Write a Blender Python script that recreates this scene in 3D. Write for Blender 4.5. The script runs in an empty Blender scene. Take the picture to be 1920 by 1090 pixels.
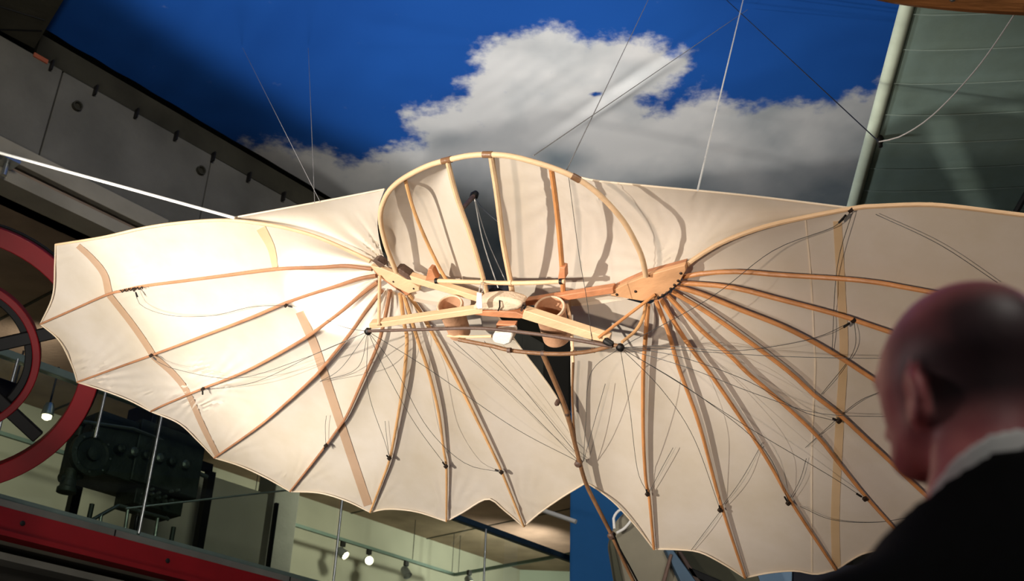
import bpy, bmesh, math, random
import numpy as np
from mathutils import Vector, Matrix
random.seed(7); RNG = np.random.default_rng(11)
scene = bpy.context.scene
COL = scene.collection

# ------------------------------------------------------------------ camera
F = 2068.0
W0, H0 = 1920.0, 1090.0
k = np.array([140, 3845, -F]); k /= np.linalg.norm(k)
yv = np.array([0, 0, -1.0]); yv = yv - yv.dot(k) * k; yv /= np.linalg.norm(yv)
xv = np.cross(yv, k)
R = np.array([xv, yv, k])                      # world from camera axes
CAM = np.array([0, 0, 1.1])
cd = bpy.data.cameras.new('camera'); cam = bpy.data.objects.new('camera', cd); COL.objects.link(cam)
M = Matrix.Identity(4)
for i in range(3):
    for j in range(3): M[i][j] = R[i][j]
    M[i][3] = CAM[i]
cam.matrix_world = M
cd.sensor_width = 36; cd.lens = 36 * F / W0; cd.clip_start = 0.05; cd.clip_end = 200
cd.dof.use_dof = True; cd.dof.focus_distance = 6.6; cd.dof.aperture_fstop = 3.6
scene.camera = cam
scene.view_settings.view_transform = 'Standard'; scene.view_settings.look = 'None'
scene.view_settings.gamma = 1; scene.view_settings.exposure = 0.0
scene.view_settings.use_curve_mapping = False

# ------------------------------------------------------------------ projection helpers
def ray(px, py): return R @ np.array([(px - 960) / F, -(py - 545) / F, -1.0])
def at_depth(px, py, d): return CAM + ray(px, py) * d
def at_z(px, py, z):
    d = ray(px, py); return CAM + d * ((z - CAM[2]) / d[2])
def at_y(px, py, y):
    d = ray(px, py); return CAM + d * ((y - CAM[1]) / d[1])
def pix(P):
    c = R.T @ (np.asarray(P, float) - CAM)
    return np.array([960 + F * c[0] / -c[2], 545 - F * c[1] / -c[2]])
def c2w(c): return CAM + R @ np.array(c, float)

U = R @ np.array([1981, -1184, -F]); U[2] = 0; U /= np.linalg.norm(U)     # along the gallery
V = np.array([-U[1], U[0], 0.0])                                            # into the gallery
ZF = 4.35
P0 = at_z(0, 940, ZF)
def G3(u, v, z): p = P0 + U * u + V * v; return np.array([p[0], p[1], z])
def ongal(px, py, v=0.0):
    d = ray(px, py); t = ((P0 - CAM).dot(V) + v) / d.dot(V); p = CAM + d * t
    return (p - P0).dot(U), v, p[2]
def ongalp(px, py, v=0.0): return G3(*ongal(px, py, v))

# glider plane (camera coordinates)
YAW = math.radians(28); FS = 0.79
S_ = np.array([math.cos(YAW), 0.02, math.sin(YAW)]); S_ /= np.linalg.norm(S_)
A_ = np.array([0, -FS, -math.sqrt(1 - FS * FS)]); A_ -= A_.dot(S_) * S_; A_ /= np.linalg.norm(A_)
N_ = np.cross(A_, S_)
if N_[2] < 0: N_ = -N_
GC = np.array([(1000 - 960) / F, -(560 - 545) / F, -1]) * 6.4
GW = c2w(GC); SW = R @ S_; AW = R @ A_; NW = R @ N_                       # world axes: span, aft, towards viewer
def gp(px, py, h=0.0):
    d = np.array([(px - 960) / F, -(py - 545) / F, -1.0])
    return CAM + R @ (d * ((GC + N_ * h).dot(N_) / d.dot(N_)))
def gplane(px, py):
    q = gp(px, py) - GW; return np.array([q.dot(SW), q.dot(AW)])
def gpix(sa, h=0.0): return pix(GW + SW * sa[0] + AW * sa[1] + NW * h)

# ------------------------------------------------------------------ lights and world
wd = bpy.data.worlds.new('world'); scene.world = wd; wd.use_nodes = True
wd.node_tree.nodes['Background'].inputs[0].default_value = (0.80, 0.86, 0.9, 1)
wd.node_tree.nodes['Background'].inputs[1].default_value = 0.06

def aim(o, target):
    d = Vector(target) - o.location
    o.rotation_euler = d.to_track_quat('-Z', 'Y').to_euler()
def spot(name, loc, target, power, angle, col=(1, .95, .88), size=.06, blend=.4):
    l = bpy.data.lights.new(name, 'SPOT'); l.energy = power; l.color = col
    l.spot_size = math.radians(angle); l.spot_blend = blend; l.shadow_soft_size = size
    o = bpy.data.objects.new(name, l); COL.objects.link(o); o.location = Vector(loc); aim(o, target); return o
def area(name, loc, target, power, sx, sy, col=(1, 1, 1), spread=180):
    l = bpy.data.lights.new(name, 'AREA'); l.energy = power; l.color = col; l.shape = 'RECTANGLE'
    l.size = sx; l.size_y = sy; l.spread = math.radians(spread)
    o = bpy.data.objects.new(name, l); COL.objects.link(o); o.location = Vector(loc); aim(o, target); return o

spot('stage_spot_key', (-5.6, 1.6, 1.3), gp(650, 520), 3200, 40, (1, .94, .86), .06, .6)
spot('left_wing_fill', (-5.0, 2.4, 0.9), gp(290, 600), 2250, 36, (1, .95, .87), .08, 1.0)  # added lamp, extra brightness for the left wing
spot('right_wing_fill', (-2.2, 0.4, 0.7), gp(1450, 720), 950, 48, (1, .84, .72), .16, .9)  # added lamp beside the camera, brightens the right wing
spot('sail_glow_fill', gp(602, 560, -0.24), gp(605, 566, 0), 90, 120, (1, .96, .92), .04, 1.0)  # added lamp close behind the sail, makes the glow through the cloth
spot('mural_fill', gp(560, 640, -1.3), at_z(1150, -400, 10.0), 600, 133, (.97, .98, 1), .3, .10)  # added lamp hidden by the wing; its cone edge makes the dark band
spot('mural_fill_cloud', gp(930, 700, -1.6), at_z(1080, 280, 10.0), 210, 84, (1, .99, .96), .15, 1.0)  # added lamp hidden by the glider, brightens the printed clouds
spot('gallery_spot', G3(8.5, 2.5, 7.1), G3(8.5, 6.2, 6.2), 420, 150, (1, .93, .8), .2, .8)
spot('gallery_spot_far', G3(13, 3.0, 7.0), G3(14, 6.2, 6.4), 520, 150, (1, .97, .88), .2, .8)
spot('gallery_spot_near', G3(1.5, 3.0, 7.6), G3(1.5, 6.2, 5.5), 160, 150, (1, .93, .8), .2, .8)
area('hall_fill', (3.5, -3.5, 8.5), G3(3, 0, 7.5), 330, 3, 3, (1, .95, .88), 120)
area('hall_fill_low', (-3.4, 2.6, 0.6), G3(-0.5, 2, 7.8), 75, 1.5, 1.5, (1, .93, .86), 120)
spot('visitor_fill_left', (-2.4, 2.2, 2.4), at_depth(1700, 720, 1.34), 52, 40, (1, .72, .72), .15, .8)  # added pink lamp, lights the man's face from the left
spot('visitor_fill_right', (2.6, 2.3, 3.4), at_depth(1850, 640, 1.34), 26, 45, (1, .60, .80), .15, .8)  # added mauve lamp, tints the right side of the man's head

# ------------------------------------------------------------------ materials
def s2l(c): return tuple(((x / 255) / 12.92 if x / 255 <= .04045 else ((x / 255 + .055) / 1.055) ** 2.4) for x in c)
MATS = {}
def mat(name, rgb, rough=.6, metal=0.0, var=.12, scale=6.0, stretch=None, bump=0.0, bscale=None, emit=None, estr=0.0, spec=.4, coat=0.0):
    if name in MATS: return MATS[name]
    m = bpy.data.materials.new(name); m.use_nodes = True; nt = m.node_tree; n = nt.nodes; L = nt.links
    b = n['Principled BSDF']; c = s2l(rgb)
    tc = n.new('ShaderNodeTexCoord'); mp = n.new('ShaderNodeMapping'); L.new(tc.outputs['Object'], mp.inputs[0])
    if stretch: mp.inputs['Scale'].default_value = stretch
    nz = n.new('ShaderNodeTexNoise'); nz.inputs['Scale'].default_value = scale; nz.inputs['Detail'].default_value = 6
    L.new(mp.outputs[0], nz.inputs['Vector'])
    cr = n.new('ShaderNodeValToRGB'); e = cr.color_ramp.elements
    e[0].position = .3; e[1].position = .72
    e[0].color = tuple(max(0, x * (1 - var)) for x in c) + (1,); e[1].color = tuple(min(1, x * (1 + var)) for x in c) + (1,)
    L.new(nz.outputs['Fac'], cr.inputs[0]); L.new(cr.outputs[0], b.inputs['Base Color'])
    b.inputs['Roughness'].default_value = rough; b.inputs['Metallic'].default_value = metal
    b.inputs['Specular IOR Level'].default_value = spec; b.inputs['Coat Weight'].default_value = coat
    if bump:
        nb = n.new('ShaderNodeTexNoise'); nb.inputs['Scale'].default_value = bscale or scale * 4; nb.inputs['Detail'].default_value = 4
        L.new(mp.outputs[0], nb.inputs['Vector'])
        bp = n.new('ShaderNodeBump'); bp.inputs['Strength'].default_value = bump; bp.inputs['Distance'].default_value = .02
        L.new(nb.outputs['Fac'], bp.inputs['Height']); L.new(bp.outputs[0], b.inputs['Normal'])
    if emit:
        b.inputs['Emission Color'].default_value = s2l(emit) + (1,); b.inputs['Emission Strength'].default_value = estr
    MATS[name] = m; return m

def sail_mat(name, rgb, trans=.38):
    m = bpy.data.materials.new(name); m.use_nodes = True; nt = m.node_tree; n = nt.nodes; L = nt.links
    for x in list(n):
        if x.type != 'OUTPUT_MATERIAL': n.remove(x)
    out = [x for x in n if x.type == 'OUTPUT_MATERIAL'][0]
    tc = n.new('ShaderNodeTexCoord')
    nz = n.new('ShaderNodeTexNoise'); nz.inputs['Scale'].default_value = 1.6; nz.inputs['Detail'].default_value = 7; nz.inputs['Roughness'].default_value = .62
    L.new(tc.outputs['Object'], nz.inputs['Vector'])
    cr = n.new('ShaderNodeValToRGB'); e = cr.color_ramp.elements; c = s2l(rgb)
    e[0].position = .32; e[1].position = .66
    e[0].color = (c[0] * .9, c[1] * .87, c[2] * .8, 1); e[1].color = (min(1, c[0] * 1.03), min(1, c[1] * 1.03), min(1, c[2] * 1.04), 1)
    L.new(nz.outputs['Fac'], cr.inputs[0])
    wv = n.new('ShaderNodeTexNoise'); wv.inputs['Scale'].default_value = 9; wv.inputs['Detail'].default_value = 5
    L.new(tc.outputs['Object'], wv.inputs['Vector'])
    bp = n.new('ShaderNodeBump'); bp.inputs['Strength'].default_value = .12; bp.inputs['Distance'].default_value = .02
    L.new(wv.outputs['Fac'], bp.inputs['Height'])
    d = n.new('ShaderNodeBsdfDiffuse'); t = n.new('ShaderNodeBsdfTranslucent'); mx = n.new('ShaderNodeMixShader')
    L.new(cr.outputs[0], d.inputs[0]); L.new(cr.outputs[0], t.inputs[0]); L.new(bp.outputs[0], d.inputs['Normal'])
    mx.inputs[0].default_value = trans; L.new(d.outputs[0], mx.inputs[1]); L.new(t.outputs[0], mx.inputs[2]); L.new(mx.outputs[0], out.inputs[0])
    MATS[name] = m; return m

M_SAIL = sail_mat('unbleached_cotton', (237, 224, 205), .36)
M_STRIP = sail_mat('batten_shade_cotton', (186, 156, 130), .15)  # tan colour paints the shade of upper-side battens on the left sail
M_SEAM = sail_mat('pale_seam', (246, 232, 210), .3)
M_TAPE = sail_mat('tan_band_cotton', (226, 199, 160), .3)  # tan tape at right, also painted batten shade at left
M_WILLOW = mat('peeled_willow', (214, 164, 110), .45, var=.22, scale=5, stretch=(1, 1, 1), bump=.25, bscale=30, coat=.15)
M_WILLOWL = mat('brown_willow', (172, 122, 88), .5, var=.22, scale=6, bump=.25, bscale=30)
M_WILLOWR = mat('honey_willow', (205, 142, 88), .4, var=.2, scale=6, bump=.2, bscale=30, coat=.2)
M_PALE = mat('pale_ash_wood', (226, 190, 148), .5, var=.1, scale=4, stretch=(1, 1, 6), bump=.15, bscale=20)
M_RED = mat('reddish_planed_wood', (196, 132, 92), .5, var=.2, scale=3, stretch=(3, 3, 12), bump=.15, bscale=20)
M_BOARD = mat('pine_board', (216, 164, 118), .5, var=.16, scale=2.5, stretch=(2, 2, 10), bump=.1, bscale=14)
M_DARKW = mat('dark_weathered_rod', (96, 74, 62), .55, var=.3, scale=12, bump=.3)
M_BAMB = mat('bamboo', (134, 98, 68), .4, var=.3, scale=8, bump=.25, coat=.2)
M_IRON = mat('blackened_iron', (42, 40, 38), .5, .6, var=.2, scale=20)
M_BOLT = mat('dark_bolt', (50, 38, 30), .5, .4)
M_WIRE = mat('steel_wire', (92, 92, 90), .45, .5, var=.1)
M_CORD = mat('white_cord', (225, 222, 215), .7, var=.08, scale=40)
M_CORDG = mat('grey_cord', (150, 146, 142), .7, var=.1, scale=40)
M_LEATH = mat('cuff_leather', (196, 150, 116), .55, var=.2, scale=9, bump=.2)
M_CLOTH = mat('padded_linen', (222, 196, 166), .85, var=.1, scale=18, bump=.3)
M_WHITE = mat('white_padding', (238, 230, 216), .85, var=.05, scale=20, bump=.2)
M_TAG = mat('white_paper', (245, 242, 234), .8, var=.03)
M_NAVY = mat('dark_navy_leather', (22, 26, 42), .6, var=.2)

def concrete(name, rgb, var=.25):
    return mat(name, rgb, .85, var=var, scale=1.3, bump=.25, bscale=18, spec=.2)
M_CONC = concrete('board_marked_concrete', (104, 102, 94))
M_CONCL = concrete('light_concrete', (152, 146, 130), .2)
M_CONCB = concrete('brown_soffit_concrete', (142, 122, 102))
M_CONCD = concrete('dark_concrete', (58, 56, 46), .35)
M_WALLB = mat('beige_plaster', (164, 160, 142), .9, var=.1, scale=1.0, spec=.1)
M_WALLG = mat('grey_green_plaster', (150, 154, 138), .9, var=.1, scale=.8, spec=.1)
M_DARK = mat('charcoal_paint', (50, 48, 44), .9, var=.12, scale=1.5, spec=.1)
M_FLOOR = mat('dark_stone_floor', (70, 66, 60), .6, var=.15, scale=2)
M_REDP = mat('red_gloss_paint', (128, 12, 18), .5, var=.1, scale=3, coat=.1)
M_WHEEL = mat('flywheel_red', (104, 12, 18), .5, var=.12, scale=4, coat=.05, spec=.2)
M_BLACK = mat('black_paint', (12, 12, 12), .55, var=.2, scale=6, spec=.2)
M_STEEL = mat('brushed_steel', (176, 180, 178), .32, .85, var=.06, scale=14)
M_RAIL = mat('grey_green_steel', (102, 118, 108), .5, .3, var=.1)
M_RAILB = mat('blue_grey_steel', (52, 74, 92), .5, .3, var=.1)
M_ENG = mat('engine_green_black', (34, 38, 32), .55, .3, var=.35, scale=9, bump=.3)
M_ENGL = mat('engine_light_metal', (96, 100, 94), .4, .7, var=.2, scale=9)
M_BLUE = mat('blue_banner_cloth', (58, 124, 190), .85, var=.05, scale=1.5, bump=.1, bscale=40, spec=.1)
M_TEAL = sail_mat('grey_green_doped_fabric', (110, 128, 121), .12)
M_TEALL = mat('pale_green_edge', (172, 182, 162), .7, var=.1, scale=5)
M_TEALR = mat('grey_green_tape', (120, 136, 128), .8, var=.1)
M_PROP = mat('varnished_timber', (150, 98, 56), .35, var=.4, scale=3, stretch=(1, 9, 9), bump=.15, coat=.4)
M_GREYF = mat('grey_olive_canvas', (128, 122, 104), .85, var=.1, scale=3, bump=.15)
M_OLIVE = mat('dark_olive_canvas', (72, 72, 56), .85, var=.15, scale=3)
M_LBLUE = mat('pale_blue_panel', (150, 186, 214), .6, var=.05)
M_LAMP = mat('lamp_glow', (255, 236, 200), .5, emit=(255, 232, 190), estr=14.0)
M_LAMPM = mat('lamp_housing', (120, 122, 120), .4, .6)
M_ORANGE = mat('orange_label', (160, 84, 56), .7)

def glass_mat():
    m = bpy.data.materials.new('green_tinted_glass'); m.use_nodes = True; nt = m.node_tree; n = nt.nodes; L = nt.links
    for x in list(n):
        if x.type != 'OUTPUT_MATERIAL': n.remove(x)
    out = [x for x in n if x.type == 'OUTPUT_MATERIAL'][0]
    t = n.new('ShaderNodeBsdfTransparent'); t.inputs[0].default_value = (.86, .93, .88, 1)
    g = n.new('ShaderNodeBsdfGlossy'); g.inputs['Roughness'].default_value = .03; g.inputs[0].default_value = (.9, 1, .95, 1)
    fr = n.new('ShaderNodeFresnel'); fr.inputs[0].default_value = 1.45
    mx = n.new('ShaderNodeMixShader'); ge = n.new('ShaderNodeNewGeometry'); iv = n.new('ShaderNodeMath'); iv.operation = 'SUBTRACT'; iv.inputs[0].default_value = 1; L.new(ge.outputs['Backfacing'], iv.inputs[1])
    ml = n.new('ShaderNodeMath'); ml.operation = 'MULTIPLY'; L.new(fr.outputs[0], ml.inputs[0]); L.new(iv.outputs[0], ml.inputs[1])   # outer face only reflects
    L.new(ml.outputs[0], mx.inputs[0]); L.new(t.outputs[0], mx.inputs[1]); L.new(g.outputs[0], mx.inputs[2])
    L.new(mx.outputs[0], out.inputs[0]); return m
M_GLASS = glass_mat()

# ------------------------------------------------------------------ object helpers
def tag(o, label, cat, group=None):
    o['label'] = label; o['category'] = cat
    if group: o['group'] = group
    return o
def thing(name, loc, label, cat, group=None):
    o = bpy.data.objects.new(name, None); COL.objects.link(o); o.location = Vector(loc); o.empty_display_size = .1
    return tag(o, label, cat, group)
class MB:
    def __init__(s): s.v = []; s.f = []
    def add(s, vs, fs):
        b = len(s.v); s.v += [tuple(map(float, x)) for x in vs]; s.f += [tuple(b + i for i in f) for f in fs]; return s
    def box(s, o, ax, ay, az):
        """box centred at o with half-axis vectors"""
        o, ax, ay, az = map(np.asarray, (o, ax, ay, az))
        vs = [o + i * ax + j * ay + l * az for l in (-1, 1) for j in (-1, 1) for i in (-1, 1)]
        return s.add(vs, [(0, 2, 3, 1), (4, 5, 7, 6), (0, 1, 5, 4), (2, 6, 7, 3), (0, 4, 6, 2), (1, 3, 7, 5)])
    def gbox(s, u0, u1, v0, v1, z0, z1):
        return s.box(G3((u0 + u1) / 2, (v0 + v1) / 2, (z0 + z1) / 2), U * (u1 - u0) / 2, V * (v1 - v0) / 2, np.array([0, 0, (z1 - z0) / 2]))
    def tube(s, pts, r, seg=8, closed=False, caps=True, flat=None):
        pts = [np.asarray(p, float) for p in pts]; n = len(pts)
        rr = [r] * n if np.isscalar(r) else list(r)
        tang = []
        for i in range(n):
            a = pts[(i - 1) % n] if (closed or i > 0) else pts[i]; b = pts[(i + 1) % n] if (closed or i < n - 1) else pts[i]
            t = b - a; tang.append(t / (np.linalg.norm(t) + 1e-12))
        ref = np.array([0, 0, 1.0]) if abs(tang[0][2]) < .9 else np.array([1.0, 0, 0])
        x = np.cross(ref, tang[0]); x /= np.linalg.norm(x); vs = []
        for i in range(n):
            x = x - x.dot(tang[i]) * tang[i]; x /= np.linalg.norm(x); y = np.cross(tang[i], x)
            for j in range(seg):
                a = 2 * math.pi * j / seg; vs.append(pts[i] + rr[i] * (math.cos(a) * x + math.sin(a) * y))
        fs = []
        for i in range(n if closed else n - 1):
            i2 = (i + 1) % n
            for j in range(seg): j2 = (j + 1) % seg; fs.append((i * seg + j, i * seg + j2, i2 * seg + j2, i2 * seg + j))
        if caps and not closed: fs.append(tuple(range(seg - 1, -1, -1))); fs.append(tuple((n - 1) * seg + j for j in range(seg)))
        return s.add(vs, fs)
    def prism(s, poly, dirv):
        """extrude a 3-D polygon by a vector"""
        n = len(poly); d = np.asarray(dirv); a = [np.asarray(p, float) for p in poly]
        return s.add(a + [p + d for p in a], [tuple(range(n)), tuple(range(2 * n - 1, n - 1, -1))] + [(i, i + n, (i + 1) % n + n, (i + 1) % n) for i in range(n)])
    def lathe(s, base, axis, prof, seg=24):
        base = np.asarray(base, float); ax = np.asarray(axis, float); ax /= np.linalg.norm(ax)
        ref = np.array([0, 0, 1.0]) if abs(ax[2]) < .9 else np.array([1.0, 0, 0]); x = np.cross(ref, ax); x /= np.linalg.norm(x); y = np.cross(ax, x)
        vs = [base + ax * h + r * (math.cos(2 * math.pi * j / seg) * x + math.sin(2 * math.pi * j / seg) * y) for r, h in prof for j in range(seg)]
        fs = []
        for i in range(len(prof) - 1):
            for j in range(seg): j2 = (j + 1) % seg; fs.append((i * seg + j, i * seg + j2, (i + 1) * seg + j2, (i + 1) * seg + j))
        if prof[0][0] > 1e-4: fs.append(tuple(range(seg - 1, -1, -1)))
        if prof[-1][0] > 1e-4: fs.append(tuple((len(prof) - 1) * seg + j for j in range(seg)))
        return s.add(vs, fs)
    def build(s, name, material, parent=None, smooth=True, bevel=0.0, fix=True, origin=None):
        off = Vector((0, 0, 0))
        p = parent
        while p: off += p.location; p = p.parent
        base = Vector((0, 0, 0))
        if parent is None:
            base = Vector(origin) if origin is not None else sum((Vector(x) for x in s.v), Vector()) / len(s.v)
            if origin is None: base.z = min(x[2] for x in s.v)
            off = base
        me = bpy.data.meshes.new(name); me.from_pydata([tuple(Vector(x) - off) for x in s.v], [], s.f)
        if fix:
            bm = bmesh.new(); bm.from_mesh(me); bmesh.ops.recalc_face_normals(bm, faces=bm.faces); bm.to_mesh(me); bm.free()
        me.materials.append(material)
        o = bpy.data.objects.new(name, me); COL.objects.link(o)
        if parent: o.parent = parent
        else: o.location = base
        if bevel:
            b = o.modifiers.new('bevel', 'BEVEL'); b.width = bevel; b.segments = 2; b.limit_method = 'ANGLE'
        if smooth:
            for q in me.polygons: q.use_smooth = True
            if hasattr(me, 'set_sharp_from_angle'): me.set_sharp_from_angle(angle=math.radians(38))
        return o
def struct(o): o['kind'] = 'structure'; return o

def cr_spline(pts, n):
    """Catmull-Rom through points (any dimension), n samples, roughly even"""
    P = np.asarray(pts, float)
    if len(P) == 2: t = np.linspace(0, 1, n)[:, None]; return P[0] * (1 - t) + P[1] * t
    d = np.r_[0, np.cumsum(np.linalg.norm(np.diff(P[:, :2], axis=0), axis=1))]; d /= d[-1]
    Q = np.vstack([2 * P[0] - P[1], P, 2 * P[-1] - P[-2]]); out = []
    for t in np.linspace(0, 1, n):
        i = min(len(P) - 2, max(0, int(np.searchsorted(d, t, 'right') - 1)))
        w = (t - d[i]) / (d[i + 1] - d[i] + 1e-12)
        p0, p1, p2, p3 = Q[i], Q[i + 1], Q[i + 2], Q[i + 3]
        out.append(.5 * (2 * p1 + (p2 - p0) * w + (2 * p0 - 5 * p1 + 4 * p2 - p3) * w * w + (3 * p1 - p0 - 3 * p2 + p3) * w ** 3))
    return np.array(out)

# ================================================================== SETTING
YE = 17.6       # bulkhead where the mural ends
MZ = 10.0       # mural height
o = MB().box((2, 9, -.05), (14, 0, 0), (0, 17, 0), (0, 0, .05)).build('floor', M_FLOOR, smooth=False); struct(o)
o['label'] = 'dark stone floor of the exhibition hall'
# gallery slab, soffit, walls
o = MB().gbox(-9, 22, 0.06, 6.4, ZF - .34, ZF - .02).build('floor_gallery', M_CONCL, smooth=False); struct(o)
ceil_g = MB().gbox(-9, 22, 0.02, 6.4, 7.84, 8.0).build('ceiling_gallery', M_CONCB, smooth=False); struct(ceil_g)
for i in range(9):   # shallow formwork joints in the soffit
    MB().gbox(-6 + 2.3 * i, -5.96 + 2.3 * i, 0.1, 6.2, 7.828, 7.842).build('formwork_joint', M_CONCD, ceil_g, smooth=False)
o = MB().gbox(-9, 22, 6.2, 6.4, ZF - .3, 7.9).build('wall_gallery_back', M_WALLB, smooth=False); struct(o)
o = MB().gbox(21.8, 22, 0.2, 6.2, ZF - .3, 7.9).build('wall_gallery_end', M_WALLG, smooth=False); struct(o)
o = MB().gbox(-9, -8.8, 0.2, 6.2, ZF - .3, 7.9).build('wall_gallery_left', M_WALLB, smooth=False); struct(o)
o = MB().gbox(-9, 22, .3, .5, 0, ZF - .34).build('wall_below_gallery', M_DARK, smooth=False); struct(o)

# concrete fascia: light nosing, slot, main panels, ledge
fas = MB().gbox(-9, 22, .34, .6, 7.84, 9.95).build('wall_fascia', M_CONCD, smooth=False); struct(fas)
MB().gbox(-9, 22, .0, .34, 7.80, 7.96).build('lower_nosing', M_CONCL, fas, smooth=False)
MB().gbox(-9, 22, .18, .36, 7.955, 8.08).build('shadow_slot', M_BLACK, fas, smooth=False)
u = -9.0
wj = [1.55, 1.6, 1.5]
i = 0
while u < 21:
    w = 2.55
    MB().gbox(u + .012, u + w - .012, .0, .34, 8.07, 8.30).build('nosing_panel', M_CONCL, fas, smooth=False, bevel=.008)
    u += w; i += 1
u = -9.35; i = 0
while u < 21:
    w = 2.2
    MB().gbox(u + .01, u + w - .01, .05 + .008 * (i % 3), .36, 8.30, 9.57).build('concrete_panel', M_CONC, fas, smooth=False, bevel=.01)
    u += w; i += 1
for (x, y) in [(146, 198), (378, 319), (252, 258)][:2]:
    a = ongal(x, y, .02)
    p = G3(*a); MB().lathe(p, -V, [(.062, -.06), (.062, .012), (.045, .012), (.045, -.03)], 20).build('tie_hole', M_CONCD, fas)
for x, y in [(100, 118), (183, 163), (260, 205), (335, 243), (405, 280), (472, 317), (537, 350)]:
    a = ongal(x, y, -.01); MB().gbox(a[0] - .012, a[0] + .012, -.015, .06, 9.46, 9.60).build('ledge_bracket', M_IRON, fas, smooth=False)
a = ongal(78, 108, .02); lb = MB().gbox(a[0] - .09, a[0] + .09, .03, .055, a[2] - .028, a[2] + .028).build('paint_mark', M_ORANGE, fas, smooth=False)
MB().gbox(-.9, 22, .10, .34, 9.60, 9.93).build('ledge_upstand', M_CONCD, fas, smooth=False)
# dark corner wall block at the far upper left
pa = G3(-1.0, -.6, 0)
cpoly = [at_z(x, y, 9.62) for x, y in ((140, -34), (119, 0), (64, 91), (-60, 26), (-420, -160), (-300, -420), (60, -420))]
o = MB().prism(cpoly, (0, 0, .3)).build('ceiling_corner', M_CONCD, smooth=False); struct(o)
for (x0, y0), (x1, y1) in (((0, 8), (84, 38)), ((0, 62), (78, 58))):
    MB().tube([at_z(x0 - 40, y0 - 8, 9.615), at_z(x1, y1, 9.615)], .012, 6).build('formwork_joint', M_BLACK, o)
# bulkhead and end walls
e0 = G3((YE - P0[1]) / U[1], 0, 0)
o = MB().box(((e0[0] + 14) / 2, YE + .1, 8.9), ((14 - e0[0]) / 2, 0, 0), (0, .1, 0), (0, 0, 1.4)).build('wall_bulkhead', M_DARK, smooth=False); struct(o)
o = MB().box((9, 27, 4), (9, 0, 0), (0, .1, 0), (0, 0, 6)).build('wall_end', M_WALLG, smooth=False); struct(o)
o = MB().box((14, 12, 5), (.1, 0, 0), (0, 16, 0), (0, 0, 5.2)).build('wall_right', M_DARK, smooth=False); struct(o)
o = MB().box((6, 22.4, 10.1), (9, 0, 0), (0, 4.6, 0), (0, 0, .1)).build('ceiling_beyond', M_CONCD, smooth=False); struct(o)
o = MB().box((2, 5, 10.6), (12, 0, 0), (0, 13, 0), (0, 0, .1)).build('ceiling', M_CONCD, smooth=False); struct(o)

# red floor beam
rb = thing('floor_beam', G3(3, 0, 3.9), 'red painted steel beam along the gallery floor edge under the glass', 'beam')
MB().gbox(-9, 22, -.03, .05, 4.03, 4.295).build('web', M_REDP, rb, smooth=False)
MB().gbox(-9, 22, -.16, .05, 3.985, 4.035).build('lower_flange', M_REDP, rb, smooth=False)
for i in range(12):
    MB().lathe(G3(.27 + (i - 3) * 1.75, -.03, 4.18), -V, [(.028, 0), (.028, .008), (.015, .012)], 14).build('bolt', M_IRON, rb)
tr = struct(MB().gbox(-9, 22, -.02, .12, 4.295, 4.37).build('trim_1', M_CONC, smooth=False))
for i in range(9): MB().gbox(-6.1 + 2.47 * i, -6.085 + 2.47 * i, -.024, .02, 4.296, 4.368).build('joint', M_BLACK, tr, smooth=False)
struct(MB().gbox(-9, 22, .03, .3, 3.80, 3.87).build('trim_2', M_CONC, smooth=False))
struct(MB().gbox(-9, 22, .10, .3, 3.5, 3.56).build('trim_3', M_CONCD, smooth=False))

# glass balustrade
ba = thing('glass_balustrade', G3(4, .05, ZF), 'glass balustrade with slim steel posts and grey top rail along the gallery', 'balustrade')
MB().gbox(-9, 22, .02, .09, 4.37, 4.43).build('base_rail', M_RAIL, ba, smooth=False)
MB().gbox(-9, 6.2, .0, .10, 5.84, 5.93).build('top_rail', M_RAIL, ba, smooth=False, bevel=.01)
MB().gbox(6.2, 22, .0, .10, 5.84, 5.93).build('top_rail', M_RAILB, ba, smooth=False, bevel=.01)
pu = [-4.6, -3.0, -1.5, -0.2, 1.615, 4.51, 7.43, 10.3, 13.2, 16.1, 19]
for a in pu: MB().tube([G3(a, .0, 4.40), G3(a, .0, 5.86)], .016, 10).build('post', M_STEEL, ba)
MB().tube([G3(.86, .0, 5.3), G3(.86, .0, 5.86)], .016, 10).build('post', M_STEEL, ba)
for a, b in zip(pu[:-1], pu[1:]):
    MB().gbox(a + .012, b - .012, .035, .055, 4.42, 5.85).build('glass_panel', M_GLASS, ba, smooth=False)

# ================================================================== SKY MURAL
def vnoise(x, y, seed=0):
    rg = np.random.default_rng(seed); T = rg.random((256, 256))
    xi = np.floor(x).astype(int); yi = np.floor(y).astype(int); fx = x - xi; fy = y - yi
    fx = fx * fx * (3 - 2 * fx); fy = fy * fy * (3 - 2 * fy); g = lambda a, b: T[a % 256, b % 256]
    return (g(xi, yi) * (1 - fx) + g(xi + 1, yi) * fx) * (1 - fy) + (g(xi, yi + 1) * (1 - fx) + g(xi + 1, yi + 1) * fx) * fy
def fbm(x, y, seed=0, o=5):
    s = 0; a = .5
    for i in range(o): s = s + a * (vnoise(x, y, seed + i) - .5); x = x * 2.03; y = y * 2.03; a *= .55
    return s
def poly_sd(X, Y, poly):
    P = np.array(poly, float); Q = np.roll(P, -1, 0); d = np.full(X.shape, 1e9); ins = np.zeros(X.shape, bool)
    for (x1, y1), (x2, y2) in zip(P, Q):
        ex, ey = x2 - x1, y2 - y1; t = np.clip(((X - x1) * ex + (Y - y1) * ey) / (ex * ex + ey * ey + 1e-9), 0, 1)
        d = np.minimum(d, np.hypot(X - x1 - t * ex, Y - y1 - t * ey))
        c = ((y1 > Y) != (y2 > Y)) & (X < (x2 - x1) * (Y - y1) / (y2 - y1 + 1e-12) + x1); ins ^= c
    return np.where(ins, d, -d)
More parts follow.
